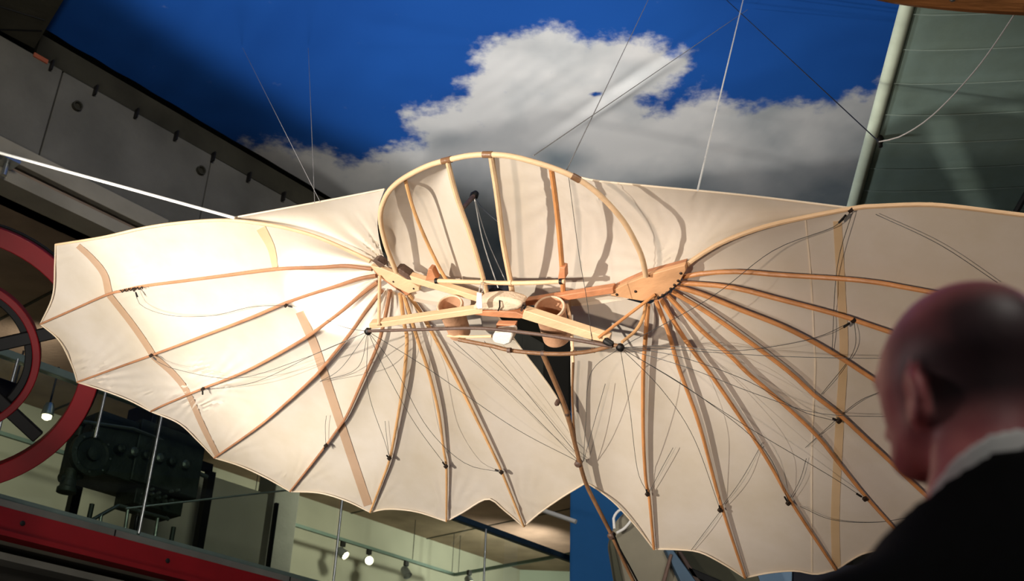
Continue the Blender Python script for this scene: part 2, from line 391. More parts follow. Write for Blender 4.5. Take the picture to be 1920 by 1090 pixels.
def mural():
    nx, ny = 340, 300
    ulo, uhi = -5.5, (YE - P0[1]) / U[1]
    xs = np.linspace(-9.5, 11.5, nx); ys = np.linspace(5.2, YE - .03, ny)
    X, Y = np.meshgrid(xs, ys, indexing='ij')
    # keep to the hall side of the gallery line, slide points onto it
    vv = (X - P0[0]) * V[0] + (Y - P0[1]) * V[1]
    lim = .08
    over = np.maximum(vv - lim, 0); X = X - over * V[0] / max(abs(V[0]), .01) * abs(V[0]); Y = Y - over * V[1]
    Z = np.full(X.shape, MZ)
    cx = (X - CAM[0]); cy = (Y - CAM[1]); cz = (Z - CAM[2])
    C = np.einsum('ij,ixy->jxy', R, np.array([cx, cy, cz]))
    PX = 960 + F * C[0] / -C[2]; PY = 545 - F * C[1] / -C[2]
    n1 = fbm(PX / 70, PY / 70, 1); n2 = fbm(PX / 70 + 31, PY / 70 + 17, 9); n3 = fbm(PX / 24, PY / 24, 21)
    qx = PX + 46 * n1 + 14 * n3; qy = PY + 46 * n2 + 12 * n3
    cloud = [(300, 700), (380, 300), (470, 272), (520, 262), (575, 272), (625, 300), (668, 310), (715, 295), (755, 280), (795, 272), (772, 238), (764, 205),
             (800, 196), (852, 187), (884, 165), (872, 146), (902, 125), (893, 92), (932, 84), (968, 72), (1005, 58), (1050, 50), (1086, 74), (1112, 80),
             (1162, 68), (1215, 72), (1242, 94), (1292, 100), (1284, 132), (1262, 162), (1238, 180), (1212, 186), (1190, 192),
             (1204, 208), (1262, 214), (1278, 192), (1318, 180), (1352, 176), (1392, 192), (1430, 202), (1500, 192), (1580, 178), (1650, 160), (1760, 140), (2200, 120), (2200, 900), (300, 900)]
    sd = poly_sd(qx, qy, cloud) / 26.0
    hole = np.exp(-(((PX - 1118) / 20) ** 2 + ((PY - 177) / 9) ** 2)) * (sd + .9)
    fac = np.clip(.5 + .5 * (sd - hole), 0, 1)
    grey = np.clip(.12 + 1.0 * fbm(PX / 110 + 5, PY / 90, 40) + .9 * np.exp(-(((PX - 1055) / 55) ** 2 + ((PY - 300) / 28) ** 2))
                   + .5 * np.exp(-(((PX - 840) / 90) ** 2 + ((PY - 265) / 20) ** 2)) + np.clip((PX - 1250) / 900, 0, .35) + np.clip((PY - 300) / 260, 0, .6), 0, 1)
    # creases of the stretched cloth: one long fold and fine parallel ripples
    d = np.array([-420., 280.]); d /= np.linalg.norm(d); nn = np.array([-d[1], d[0]])
    s = (PX - 1400) * nn[0] + (PY - 20) * nn[1]; t = (PX - 1400) * d[0] + (PY - 20) * d[1]
    win = np.exp(-((t - 290) / 130) ** 2)
    Z = Z - .05 * win * np.exp(-(s / 9) ** 2) + .03 * win * np.exp(-((s - 16) / 9) ** 2)
    rip = np.exp(-(((PX - 1000) / 130) ** 2 + ((PY - 165) / 70) ** 2))
    Z = Z + .003 * rip * np.sin(s / 4.3 + 2 * fbm(PX / 60, PY / 60, 3)) + .05 * fbm(X * .8, Y * .8, 60, 3)
    dr = np.exp(-(((PX - 400) / 260) ** 2 + ((PY - 60) / 130) ** 2)); Z = Z + .02 * dr * np.sin((PX + .6 * PY) / 17)
    v = np.stack([X, Y, Z], -1).reshape(-1, 3)
    idx = np.arange(nx * ny).reshape(nx, ny)
    f = np.stack([idx[:-1, :-1], idx[1:, :-1], idx[1:, 1:], idx[:-1, 1:]], -1).reshape(-1, 4)
    q = v[f]; ar = np.linalg.norm(np.cross(q[:, 2] - q[:, 0], q[:, 3] - q[:, 1]), axis=1); f = f[ar > 1e-5]
    org = np.array([3, 12, MZ])
    me = bpy.data.meshes.new('sky_mural'); me.from_pydata((v - org).tolist(), [], f[:, ::-1].tolist())
    for nm, arr in (('cloud', fac), ('shade', grey)):
        at = me.attributes.new(nm, 'FLOAT', 'POINT'); at.data.foreach_set('value', arr.reshape(-1).astype(np.float32))
    for p in me.polygons: p.use_smooth = True
    m = bpy.data.materials.new('printed_sky_cloth'); m.use_nodes = True; nt = m.node_tree; n = nt.nodes; L = nt.links; b = n['Principled BSDF']
    b.inputs['Roughness'].default_value = .8; b.inputs['Specular IOR Level'].default_value = .15
    a1 = n.new('ShaderNodeAttribute'); a1.attribute_name = 'cloud'; a2 = n.new('ShaderNodeAttribute'); a2.attribute_name = 'shade'
    tc = n.new('ShaderNodeTexCoord'); nz = n.new('ShaderNodeTexNoise'); nz.inputs['Scale'].default_value = 4.5; nz.inputs['Detail'].default_value = 10; nz.inputs['Roughness'].default_value = .62
    L.new(tc.outputs['Object'], nz.inputs['Vector'])
    ma = n.new('ShaderNodeMath'); ma.operation = 'MULTIPLY_ADD'; ma.inputs[1].default_value = 1.3; ma.inputs[2].default_value = -.65; L.new(nz.outputs['Fac'], ma.inputs[0])
    ad = n.new('ShaderNodeMath'); ad.operation = 'ADD'; L.new(a1.outputs['Fac'], ad.inputs[0]); L.new(ma.outputs[0], ad.inputs[1])
    cr = n.new('ShaderNodeValToRGB'); cr.color_ramp.interpolation = 'EASE'; cr.color_ramp.elements[0].position = .2; cr.color_ramp.elements[1].position = .85; L.new(ad.outputs[0], cr.inputs[0])
    sky = n.new('ShaderNodeValToRGB'); sky.color_ramp.elements[0].color = s2l((22, 74, 154)) + (1,); sky.color_ramp.elements[1].color = s2l((30, 90, 174)) + (1,)
    n2 = n.new('ShaderNodeTexNoise'); n2.inputs['Scale'].default_value = .5; L.new(tc.outputs['Object'], n2.inputs['Vector']); L.new(n2.outputs['Fac'], sky.inputs[0])
    cc = n.new('ShaderNodeMixRGB'); cc.inputs[1].default_value = s2l((226, 225, 223)) + (1,); cc.inputs[2].default_value = s2l((120, 136, 146)) + (1,); L.new(a2.outputs['Fac'], cc.inputs[0])
    mx = n.new('ShaderNodeMixRGB'); L.new(cr.outputs[0], mx.inputs[0]); L.new(sky.outputs[0], mx.inputs[1]); L.new(cc.outputs[0], mx.inputs[2])
    L.new(mx.outputs[0], b.inputs['Base Color'])
    me.materials.append(m)
    o = bpy.data.objects.new('sky_mural', me); COL.objects.link(o); o.location = Vector(org)
    tag(o, 'huge blue sky mural with white clouds printed on ceiling cloth', 'mural')
mural()

# ================================================================== GLIDER
gl = thing('hang_glider', GW, 'historic bird-wing glider of cream cotton over radiating willow ribs hanging overhead', 'glider')

Lr = {  # ribs of the wing on the left: root -> tip, pixels of the photograph frame
 1: [(694, 490), (658, 472), (598, 446), (549, 431), (499, 421), (423, 413), (338, 418), (268, 428), (192, 445), (104, 459)],
 2: [(698, 505), (648, 499), (598, 502), (519, 505), (400, 520), (338, 528), (268, 537), (227, 546), (200, 553), (139, 580), (76, 608)],
 3: [(706, 517), (674, 523), (631, 537), (582, 552), (532, 570), (466, 598), (374, 633), (286, 666), (197, 698), (145, 717)],
 4: [(709, 529), (684, 547), (644, 581), (611, 606), (565, 639), (466, 694), (380, 729), (307, 760), (283, 772)],
 5: [(716, 545), (684, 587), (658, 624), (605, 690), (578, 718), (530, 762), (480, 804), (402, 859)],
 6: [(732, 545), (720, 604), (707, 651), (677, 720), (650, 780), (631, 808), (611, 836), (584, 871), (544, 922)],
 7: [(750, 551), (758, 608), (763, 640), (756, 719), (743, 799), (731, 860), (718, 898), (694, 961)],
 8: [(757, 553), (770, 594), (784, 640), (802, 693), (822, 772), (832, 845), (837, 880), (837, 978)],
 9: [(766, 553), (788, 585), (819, 640), (852, 703), (885, 769), (925, 851), (941, 886), (982, 988)]}
Rr = {
 1: [(1281, 503), (1305, 484), (1350, 457), (1410, 433), (1481, 414), (1599, 391), (1642, 387), (1732, 384), (1800, 389), (1920, 404)],
 2: [(1281, 519), (1327, 512), (1387, 510), (1462, 516), (1575, 523), (1650, 531), (1744, 548)],
 3: [(1277, 531), (1369, 539), (1462, 562), (1575, 592), (1671, 624)],
 4: [(1267, 538), (1312, 551), (1387, 581), (1481, 619), (1575, 671), (1644, 716)],
 5: [(1260, 547), (1324, 585), (1399, 637), (1481, 699), (1526, 741), (1575, 779), (1642, 841)],
 6: [(1251, 553), (1312, 617), (1369, 667), (1402, 700), (1462, 752), (1530, 816), (1575, 872), (1627, 936), (1697, 1013)],
 7: [(1239, 561), (1275, 622), (1312, 676), (1331, 700), (1387, 782), (1440, 865), (1485, 944), (1567, 1069)],
 8: [(1230, 564), (1252, 620), (1267, 671), (1277, 702), (1312, 800), (1350, 940), (1397, 1084)],
 9: [(1215, 572), (1209, 650), (1206, 700), (1206, 812), (1211, 902), (1217, 932), (1226, 1030)]}
# the tips hidden or off to the right mirror the left wing about the glider's centre line
cf, cb = gplane(880, 293), gplane(1098, 906)
axd = (cb - cf) / np.linalg.norm(cb - cf); prp = np.array([axd[1], -axd[0]])
def mirror(px, py):
    q = gplane(px, py) - cf; a, b = q.dot(prp), q.dot(axd); return gpix(cf - prp * a + axd * b)
for i in (1, 2, 3, 4, 5):
    m = mirror(*Lr[i][-1]); l = np.array(Rr[i][-1], float); d0 = l - np.array(Rr[i][-2], float); d0 /= np.linalg.norm(d0); d1 = m - l; ln = np.linalg.norm(d1)
    d2 = .8 * d0 + .2 * d1 / ln; d2 /= np.linalg.norm(d2); Rr[i] = Rr[i] + [tuple(l + (.85 * d0 + .15 * d2) * ln * .45), tuple(l + d2 * ln)]

def wrinkle(px, py, W):
    h = 0
    for (cx, cy, r0, kk, amp) in W:
        dx, dy = px - cx, py - cy; r = math.hypot(dx, dy); a = math.atan2(dy, dx)
        h += amp * math.sin(kk * a + 1.3 * math.sin(3.1 * a)) * math.exp(-(r / r0) ** 2) * min(1, max(0, (r - 10) / 25))
    return h
WR = [(145, 717, 85, 30, .012), (283, 772, 60, 26, .007), (402, 859, 60, 26, .006), (544, 922, 60, 26, .006), (385, 728, 62, 24, .012), (104, 459, 50, 22, .007),
      (982, 988, 70, 28, .008), (838, 978, 70, 26, .006), (694, 961, 50, 26, .006), (735, 505, 120, 22, .018), (76, 608, 40, 20, .004), (268, 537, 45, 22, .005)]
def coons(c0, c1, d0, d1, ns, nt):
    """c0: s-edge at t=0, c1: s-edge at t=1, d0: t-edge at s=0, d1: t-edge at s=1 (pixel curves)"""
    C0, C1, D0, D1 = cr_spline(c0, ns), cr_spline(c1, ns), cr_spline(d0, nt), cr_spline(d1, nt)
    s = np.linspace(0, 1, ns)[:, None, None]; t = np.linspace(0, 1, nt)[None, :, None]
    Lc = (1 - t) * C0[:, None] + t * C1[:, None]; Ld = (1 - s) * D0[None] + s * D1[None]
    B = (1 - s) * (1 - t) * D0[0] + s * (1 - t) * D1[0] + (1 - s) * t * D0[-1] + s * t * D1[-1]
    return Lc + Ld - B
SAILPTS = []
def sail_patch(mb, grid, hfun):
    ns, nt = grid.shape[:2]; vs = []
    for i in range(ns):
        for j in range(nt):
            x, y = grid[i, j]; s, t = i / (ns - 1), j / (nt - 1)
            hh = hfun(s, t, x, y); SAILPTS.append((x, y, hh)); vs.append(gp(x, y, hh))
    fs = [(i * nt + j, (i + 1) * nt + j, (i + 1) * nt + j + 1, i * nt + j + 1) for i in range(ns - 1) for j in range(nt - 1)]
    mb.add(vs, fs)
HS = -.028   # sail lies just above the ribs
def hb(b):
    return lambda s, t, x, y: HS - b * math.sin(math.pi * s) * (math.sin(math.pi * min(1, t * .92)) ** .7 if t > 0 else 0) + wrinkle(x, y, WR) * (1 if 0 < s < 1 else .15)

TEL = {(1, 2): [(103, 495), (99, 555)], (2, 3): [(112, 640), (136, 688)], (3, 4): [(190, 731), (240, 750)], (4, 5): [(335, 794), (372, 828)], (5, 6): [(450, 874), (500, 897)],
       (6, 7): [(600, 925), (650, 940)], (7, 8): [(728, 955), (780, 960)], (8, 9): [(868, 961), (914, 936), (945, 957)]}
TER = {(9, 8): [(1270, 1031), (1312, 1036), (1356, 1058)], (8, 7): [(1440, 1075), (1490, 1071), (1530, 1077)], (7, 6): [(1615, 1040), (1660, 1030)]}
for a in (6, 5, 4, 3, 2):
    p, q = np.array(Rr[a][-1]), np.array(Rr[a - 1][-1]); c = np.array(Rr[a][0])
    m = (p + q) / 2; TER[(a, a - 1)] = [tuple(m + (c - m) * .05)]
# left wing
sl = MB(); hemL = []
for a in range(1, 9):
    te = [Lr[a][-1]] + TEL[(a, a + 1)] + [Lr[a + 1][-1]]
    g = coons([Lr[a][0], Lr[a + 1][0]], te, Lr[a], Lr[a + 1], 34, 62)
    sail_patch(sl, g, hb(.03)); hemL.append([gp(x, y, HS + .002) for x, y in cr_spline(te, 16)])
inner = [(905, 552), (945, 610), (985, 665), (1018, 708), (1047, 752), (1068, 808), (1082, 862), (1098, 906)]
te = [Lr[9][-1], (1012, 962), (1055, 932), (1098, 906)]
g = coons([Lr[9][0], (840, 560), (905, 552)], te, Lr[9], inner, 30, 50); sail_patch(sl, g, hb(.05)); hemL.append([gp(x, y, HS + .002) for x, y in cr_spline(te, 16)])
hemL.append([gp(x, y, HS) for x, y in cr_spline(inner, 20)])
# front panel between leading spar and taut front hem
le = [(421, 412), (445, 407), (560, 386), (640, 371), (721, 355)]
g = coons(le, [(423, 413), (499, 421), (549, 431), (598, 446), (658, 472), (694, 490), (728, 502)], [(421, 412), (423, 413)], [(721, 355), (711, 385), (708, 425), (716, 470), (728, 502)], 60, 30)
sail_patch(sl, g, lambda s, t, x, y: HS - .05 * math.sin(math.pi * s) * math.sin(math.pi * t) + wrinkle(x, y, WR))
g = coons([(692, 490), (698, 508), (704, 530), (712, 548), (732, 552), (752, 556), (770, 560)], [(705, 488), (728, 500), (745, 512), (762, 526), (778, 540), (790, 550), (800, 562)], [(692, 490), (705, 488)], [(770, 560), (800, 562)], 20, 8)
sail_patch(sl, g, lambda s, t, x, y: HS - .012)
osl = sl.build('wing_sail', M_SAIL, gl); osl['label'] = 'cream cotton sail, brightly lit, wing at the left of the photo'
hemL.append([gp(x, y, HS) for x, y in cr_spline(le, 20)])
for h in hemL: MB().tube(h, .006, 6).build('hem', M_SEAM, gl)
# right wing
sr = MB(); hemR = []
for a in range(9, 1, -1):
    te = [Rr[a][-1]] + TER[(a, a - 1)] + [Rr[a - 1][-1]]
    g = coons([Rr[a][0], Rr[a - 1][0]], te, Rr[a], Rr[a - 1], 26, 44)
    sail_patch(sr, g, hb(.03)); hemR.append([gp(x, y, HS + .002) for x, y in cr_spline(te, 16)])
innR = [(1068, 560), (1071, 640), (1072, 720), (1075, 800), (1083, 862), (1100, 906)]
te = [(1100, 906), (1120, 918), (1154, 945), (1195, 990), (1226, 1030)]
g = coons([(1068, 560), (1140, 555), Rr[9][0]], te, innR, Rr[9], 26, 44); sail_patch(sr, g, hb(.06)); hemR.append([gp(x, y, HS + .002) for x, y in cr_spline(te, 16)])
hemR.append([gp(x, y, HS) for x, y in cr_spline(innR, 20)])
ler = [(921, 296), (957, 295), (998, 304), (1039, 317), (1105, 337), (1215, 349), (1400, 367), (1599, 391)]
bot = [(961, 562), (1010, 575), (1068, 575), (1150, 566), (1230, 545), (1281, 503), (1350, 457), (1410, 433), (1481, 414), (1599, 391)]
g = coons(ler, bot, [(921, 296), (932, 365), (943, 453), (957, 527), (961, 562)], [(1599, 391), (1599, 391.2)], 76, 40)
sail_patch(sr, g, lambda s, t, x, y: HS - .12 * math.sin(math.pi * s ** .7) * math.sin(math.pi * t) + wrinkle(x, y, [(1105, 337, 120, 24, .008), (1281, 503, 140, 30, .006)]))
osr = sr.build('wing_sail', M_SAIL, gl); osr['label'] = 'cream cotton sail in warm shade, wing at the right of the photo'
hemR.append([gp(x, y, HS) for x, y in cr_spline(ler[3:], 26)])
for h in hemR: MB().tube(h, .006, 6).build('hem', M_SEAM, gl)
# small sail inside the front hoop
arc = [(743, 511), (723, 458), (713, 409), (720, 376), (736, 351), (764, 330), (805, 310), (841, 300), (879, 292), (917, 290), (957, 293), (998, 303), (1039, 316), (1080, 334), (1120, 362), (1165, 410), (1193, 458), (1205, 488), (1211, 518)]
def harc(i, n): return .09 + .16 * math.sin(math.pi * i / (n - 1))
sc = MB()
al = cr_spline(arc, 120)
left_edge = [(730, 516), (723, 458), (713, 409), (720, 376), (736, 351), (764, 330), (805, 310), (841, 300)]
g = coons([(730, 516), (765, 560), (840, 575), (917, 575)], [(840, 301), (840.5, 301.2)], left_edge, [(917, 575), (902, 508), (880, 436), (855, 365), (840, 301)], 40, 44)
def hc(s, t, x, y):
    return .02 - .17 * math.sin(math.pi * s) * math.sin(math.pi * t) ** .6 * .9 + .13 * t * (1 - s) + .1 * t
sail_patch(sc, g, hc)
sc.build('centre_sail', M_SAIL, gl)

def gtube(name, pts, h0, h1, r0, r1, material, n=24, seg=8, parent=gl, label=None):
    c = cr_spline(pts, n); P = [gp(x, y, h0 + (h1 - h0) * i / (n - 1)) for i, (x, y) in enumerate(c)]
    o = MB().tube(P, [r0 + (r1 - r0) * i / (n - 1) for i in range(n)], seg).build(name, material, parent)
    if label: o['label'] = label
    return o
for i in range(1, 10):
    gtube('rib', Lr[i], .012, -.006, .0135, .0075, (M_WILLOWL if i < 7 else M_WILLOW) if i > 1 else M_PALE, 44)
for i in range(1, 10):
    gtube('rib', Rr[i], .02, -.004, .0135, .009, M_WILLOWR if i > 1 else M_PALE, 44)
# front hoop
c = cr_spline(arc, 90)
P = [gp(x, y, harc(i, 90)) for i, (x, y) in enumerate(c)]
o = MB().tube(P, .015, 10).build('front_hoop', M_PALE, gl); o['label'] = 'bent willow hoop at the front'
for q in (33, 42, 62): MB().tube([P[q - 1], P[q], P[q + 1]], .0185, 10).build('binding', M_BAMB, o)
# sticks inside the hoop
def stick(pts, h0, h1, r, m): return gtube('hoop_stay', pts, h0, h1, r, r, m, 20)
stick([(760, 338), (775, 392), (800, 453), (827, 508), (844, 535), (857, 548)], .16, .06, .011, M_WILLOW)
stick([(839, 302), (855, 365), (880, 436), (902, 508), (915, 560)], .24, .10, .0145, M_PALE)
stick([(921, 294), (932, 365), (943, 453), (957, 527), (962, 562)], .25, .10, .016, M_PALE)
stick([(1034, 319), (1042, 378), (1050, 453), (1054, 508), (1056, 553)], .22, .07, .0145, M_WILLOWR)
o = gtube('cross_bar', [(818, 527), (886, 529), (954, 531), (1010, 530), (1059, 528)], .16, .16, .0135, .0125, M_PALE, 16, 10)
for x, y in ((819, 527), (1052, 528), (905, 529), (957, 530)):
    MB().tube([gp(x - 2.5, y, .16), gp(x + 2.5, y, .16)], .017, 10).build('clamp', M_IRON if x in (819, 1052) else M_PALE, o)
for (x, y, w) in ((805, 518, 1), (1054, 515, 1)):   # wedge blocks over the bar ends
    pl = [gp(x - 2 if x < 900 else x - 5, y - 14, .13), gp(x + 5, y - 12, .13), gp(x + 14 if x < 900 else x + 6, y + 8, .13), gp(x - 8, y + 9, .13)]
    MB().prism(pl, -NW * .05).build('wedge_block', M_RED, gl, bevel=.004)
# hinge boards
def board(poly, h, th, m, name, bev=.004, parent=gl):
    return MB().prism([gp(x, y, h) for x, y in poly], -NW * th).build(name, m, parent, bevel=bev)
bl = board([(694, 499), (712, 502), (745, 515), (786, 539), (786, 546), (766, 551), (743, 540), (712, 519)], .075, .03, M_PALE, 'hinge_board')
board([(694, 501), (712, 521), (743, 543), (762, 555), (768, 552), (743, 538), (712, 516)], .035, .05, M_RED, 'board_backing', parent=bl)
board([(698, 490), (706, 488), (722, 498), (712, 503)], .085, .06, M_DARKW, 'clamp_block', parent=bl)
board([(742, 504), (750, 505), (766, 516), (773, 526), (764, 525), (748, 514)], .09, .06, M_DARKW, 'clamp_block', parent=bl)
br = board([(1143, 548), (1170, 534), (1215, 516), (1284, 497), (1286, 508), (1273, 532), (1252, 548), (1231, 562), (1203, 565), (1146, 555)], .07, .035, M_BOARD, 'hinge_board')
board([(1141, 547), (1170, 532), (1205, 517), (1284, 496), (1284, 499), (1215, 518), (1170, 537)], .05, .06, M_RED, 'board_backing', parent=br)
for x, y in ((1277, 512), (1272, 526), (1265, 534), (1258, 541), (1251, 549), (1243, 553), (1235, 557), (1192, 546), (1157, 552)):
    MB().lathe(gp(x, y, .068), NW, [(.008, 0), (.008, .006), (.004, .009)], 12).build('bolt', M_BOLT, br)
for x, y in ((738, 528), (776, 541)):
    MB().lathe(gp(x, y, .073), NW, [(.006, 0), (.006, .005), (.003, .008)], 12).build('bolt', M_BOLT, bl)
# main cross beams from the hinge boards to the middle
def beam(name, a, b, ha, hbb, wa, wb, th, m):
    """a, b pixels, wa/wb half widths in px"""
    a, b = np.array(a, float), np.array(b, float); d = (b - a) / np.linalg.norm(b - a); nrm = np.array([-d[1], d[0]])
    q = [(a + nrm * wa, ha), (b + nrm * wb, hbb), (b - nrm * wb, hbb), (a - nrm * wa, ha)]
    return MB().prism([gp(x[0], x[1], h) for x, h in q], -NW * th).build(name, m, gl, bevel=.004)
beam('cross_beam', (762, 522), (900, 563), .085, .15, 6, 5, .045, M_PALE)
beam('cross_beam', (1150, 545), (985, 570), .085, .15, 6, 5, .045, M_RED)
# lower frame
beam('frame_arm', (692, 613), (905, 583), .34, .30, 5, 5.5, .05, M_PALE)
beam('frame_arm', (1140, 641), (980, 590), .34, .30, 7, 8, .05, M_PALE)
board([(884, 581), (903, 584), (940, 584), (968, 586), (992, 597), (972, 598), (940, 596), (905, 593), (884, 590)], .30, .05, M_RED, 'frame_yoke')
o = board([(882, 582), (890, 573), (900, 563), (926, 560), (950, 561), (970, 567), (982, 573), (972, 582), (950, 586), (915, 584)], .34, .09, M_CLOTH, 'breast_pad', bev=.02)
MB().tube([gp(936, 559, .30), gp(937, 566, .355), gp(937, 576, .36), gp(934, 583, .35)], .004, 6).build('strap', M_BLACK, o)
MB().tube([gp(983, 562, .2), gp(982, 572, .355), gp(978, 582, .32)], .008, 8).build('strap', M_DARKW, o)
def cuff(pa, ha, pb, hb_, ra, rb):
    a, b = gp(*pa, ha), gp(*pb, hb_); ax = b - a; Ln = np.linalg.norm(ax)
    o = MB().lathe(a, ax, [(ra - .012, .0), (ra, .0), (ra + .006, .01), (ra, .02), ((ra + rb) / 2, Ln * .5), (rb, Ln), (rb - .012, Ln), ((ra + rb) / 2 - .012, Ln * .5), (ra - .012, .0)], 36)
    o.f = [q for q in o.f if len(q) == 4]
    o = o.build('arm_cuff', M_LEATH, gl, fix=False)
    ring = [a + .0 * ax for _ in range(1)]
    x = np.cross(ax, NW); x /= np.linalg.norm(x); y = np.cross(ax, x); y /= np.linalg.norm(y)
    MB().tube([a + (ra - .004) * (math.cos(t) * x + math.sin(t) * y) for t in np.linspace(0, 2 * math.pi, 33)[:-1]], .006, 8, closed=True).build('padded_rim', M_CLOTH, o)
    return o
cuff((843, 572), .22, (862, 624), .17, .076, .066)
cuff((1030, 577), .21, (1044, 632), .16, .086, .08)
o = MB().tube([gp(839, 630, .24), gp(880, 632, .24), (gp(922, 631, .24))], .009, 8).build('lower_slat', M_PALE, gl)
gtube('dark_rod', [(691, 621), (800, 618), (902, 616), (1000, 626), (1075, 637), (1148, 650)], .37, .37, .0095, .011, M_DARKW, 24, 8)
gtube('bamboo_hoop', [(860, 637), (890, 643), (922, 649), (955, 657), (1000, 662), (1040, 664), (1074, 663), (1112, 658), (1150, 648), (1162, 650)], .26, .36, .012, .012, M_BAMB, 30, 10)
for x, y in ((955, 657), (1018, 663), (1078, 662), (1112, 657)): MB().tube([gp(x - 3, y, .31), gp(x + 3, y, .31)], .016, 8).build('lashing', M_DARKW, gl)
o = board([(924, 627), (958, 624), (962, 630), (957, 645), (945, 649), (926, 644), (922, 637)], .33, .08, M_WHITE, 'seat_pad', bev=.02)
board([(930, 608), (966, 609), (964, 623), (930, 622)], .25, .04, M_RED, 'pad_block', parent=o)
# label tag
o = board([(894, 549), (903, 551), (904, 578), (896, 579), (893, 572)], .40, .004, M_TAG, 'paper_tag', bev=0)
MB().tube([gp(902, 530, .175), gp(899, 542, .33), gp(898, 551, .40)], .0025, 6).build('string', M_CORD, o)
MB().tube([gp(906, 530, .175), gp(906, 545, .33), gp(900, 552, .40)], .0025, 6).build('string', M_CORD, o)
# struts
gtube('strut', [(712, 518), (711, 565), (710, 610)], .08, .35, .010, .010, M_PALE, 8)
gtube('strut', [(1228, 553), (1175, 593), (1122, 634)], .08, .35, .009, .009, M_WILLOWR, 8)
gtube('strut', [(1211, 570), (1206, 595), (1192, 620), (1166, 642)], .06, .36, .010, .009, M_WILLOW, 14)
gtube('strut', [(1062, 570), (1071, 606), (1073, 645), (1075, 680)], .12, .34, .010, .008, M_PALE, 8)
gtube('inner_edge_rod', [(1075, 680), (1073, 740), (1076, 800), (1082, 845), (1090, 868)], .04, .03, .008, .007, M_BAMB, 14)
gtube('tail_boom', [(1018, 664), (1040, 715), (1062, 770), (1080, 840), (1098, 905), (1122, 955), (1145, 1000), (1168, 1050), (1190, 1095)], .05, .03, .0165, .012, M_BAMB, 34, 10)
for x, y, r in ((1086, 866, .024), (1148, 1001, .026), (1047, 752, .016), (1066, 772, .014)):
    MB().lathe(gp(x, y, .025), NW, [(r, 0), (r, .03), (r * .6, .04)], 10).build('boom_fitting', M_DARKW, gl)
gtube('lashing_rod', [(1150, 1000), (1162, 1030), (1180, 1062), (1200, 1100)], .06, .03, .007, .006, M_IRON, 8)
# wire hubs at the ends of the lower frame
for x, y in ((690, 622), (1163, 652)):
    MB().lathe(gp(x, y, .36), NW, [(.012, -.02), (.022, -.01), (.022, .01), (.01, .02)], 12).build('wire_hub', M_IRON, gl)
MB().lathe(gp(1138, 641, .36), gp(1146, 646, .36) - gp(1138, 641, .36), [(.012, -.02), (.02, -.01), (.02, .03), (.01, .04)], 12).build('wire_hub', M_IRON, gl)
# king post seen through the slot, behind the sails
KP = gp(889, 367, -.55)
MB().tube([gp(868, 390, -.25), KP], .014, 10).build('king_post', M_DARKW, gl)
MB().lathe(KP, NW, [(.02, -.03), (.028, 0), (.02, .03)], 10).build('post_cap', M_IRON, gl)
for e, m, r in (((934, 540), M_CORD, .0035), ((950, 532), M_CORDG, .0028), ((938, 420), M_WIRE, .0022)):
    mid = ((889 + e[0]) / 2 - 6, (367 + e[1]) / 2)
    c = cr_spline([(889, 369), mid, e], 10); MB().tube([gp(x, y, -.53 + .5 * i / 9) for i, (x, y) in enumerate(c)], r, 6).build('stay_cord', m, gl)
MB().lathe(gp(936, 560, -.10), NW, [(.02, .02), (.085, .01), (.10, -.02), (.085, -.05), (.02, -.06)], 28).build('rear_pad', M_NAVY, gl)
# bracing wires (hub -> rib fittings), slack as in the photograph
HL, HR = (690, 622), (1163, 652)
wires = [
 ([HL, (640, 612), (560, 577), (536, 573)], .36, .01), ([HL, (600, 660), (480, 716), (380, 732)], .36, .01), ([HL, (560, 676), (440, 710), (320, 690), (283, 668)], .36, .01),
 ([HL, (670, 690), (600, 716)], .36, .01), ([HL, (690, 730), (722, 830), (730, 858)], .36, .01), ([HL, (720, 690), (775, 790), (836, 874)], .36, .01),
 ([HL, (740, 690), (800, 800), (870, 868), (940, 886)], .36, .01), ([HL, (800, 690), (960, 800), (1084, 866)], .36, .03), ([(536, 573), (470, 576), (400, 592), (320, 592), (265, 573), (252, 542)], .02, .01),
 ([HR, (1250, 649), (1380, 658), (1520, 636), (1600, 602)], .36, .01), ([HR, (1250, 655), (1450, 668), (1640, 672), (1760, 668)], .36, .05), ([HR, (1270, 668), (1400, 714), (1500, 770), (1572, 791)], .36, .01),
 ([HR, (1290, 690), (1420, 740), (1540, 776), (1700, 782)], .36, .05), ([HR, (1300, 735), (1430, 840), (1478, 940)], .36, .01), ([HR, (1260, 710), (1400, 800), (1560, 895), (1622, 936)], .36, .01),
 ([HR, (1240, 730), (1300, 820), (1350, 955)], .36, .01), ([HR, (1180, 760), (1195, 880), (1214, 925)], .36, .01), ([HR, (1108, 700), (1098, 800), (1094, 866)], .36, .03),
 ([HR, (1330, 560), (1450, 470), (1565, 425), (1597, 394)], .36, .01), ([(1094, 866), (1115, 790), (1135, 720)], .03, -.02), ([(1600, 392), (1570, 500), (1560, 660)], .02, -.01),
 ([(1642, 402), (1760, 458), (1870, 530)], .01, -.01), ([(1602, 600), (1600, 660), (1540, 740)], .0, -.015), ([(1650, 735), (1600, 760), (1510, 840)], .0, -.015),
 ([(1478, 942), (1500, 900), (1512, 860)], .0, -.015), ([(1350, 955), (1390, 900), (1430, 830)], .0, -.015), ([(1215, 928), (1240, 880), (1262, 840)], .0, -.015),
 ([(1350, 960), (1320, 1000), (1296, 1032)], .0, -.015), ([(1500, 950), (1560, 975), (1640, 980), (1720, 968)], .0, -.015), ([(730, 858), (725, 820), (722, 790)], .0, -.015),
 ([(611, 836), (610, 800), (612, 780)], .0, -.015), ([(1066, 330), (1086, 480), (1100, 560), (1110, 640)], .22, .34),
 ([(600, 716), (640, 690), (690, 622)], .01, .36), ([(850, 640), (960, 740), (1084, 864)], .05, .03), ([(908, 640), (990, 740), (1080, 850)], .05, .03)]
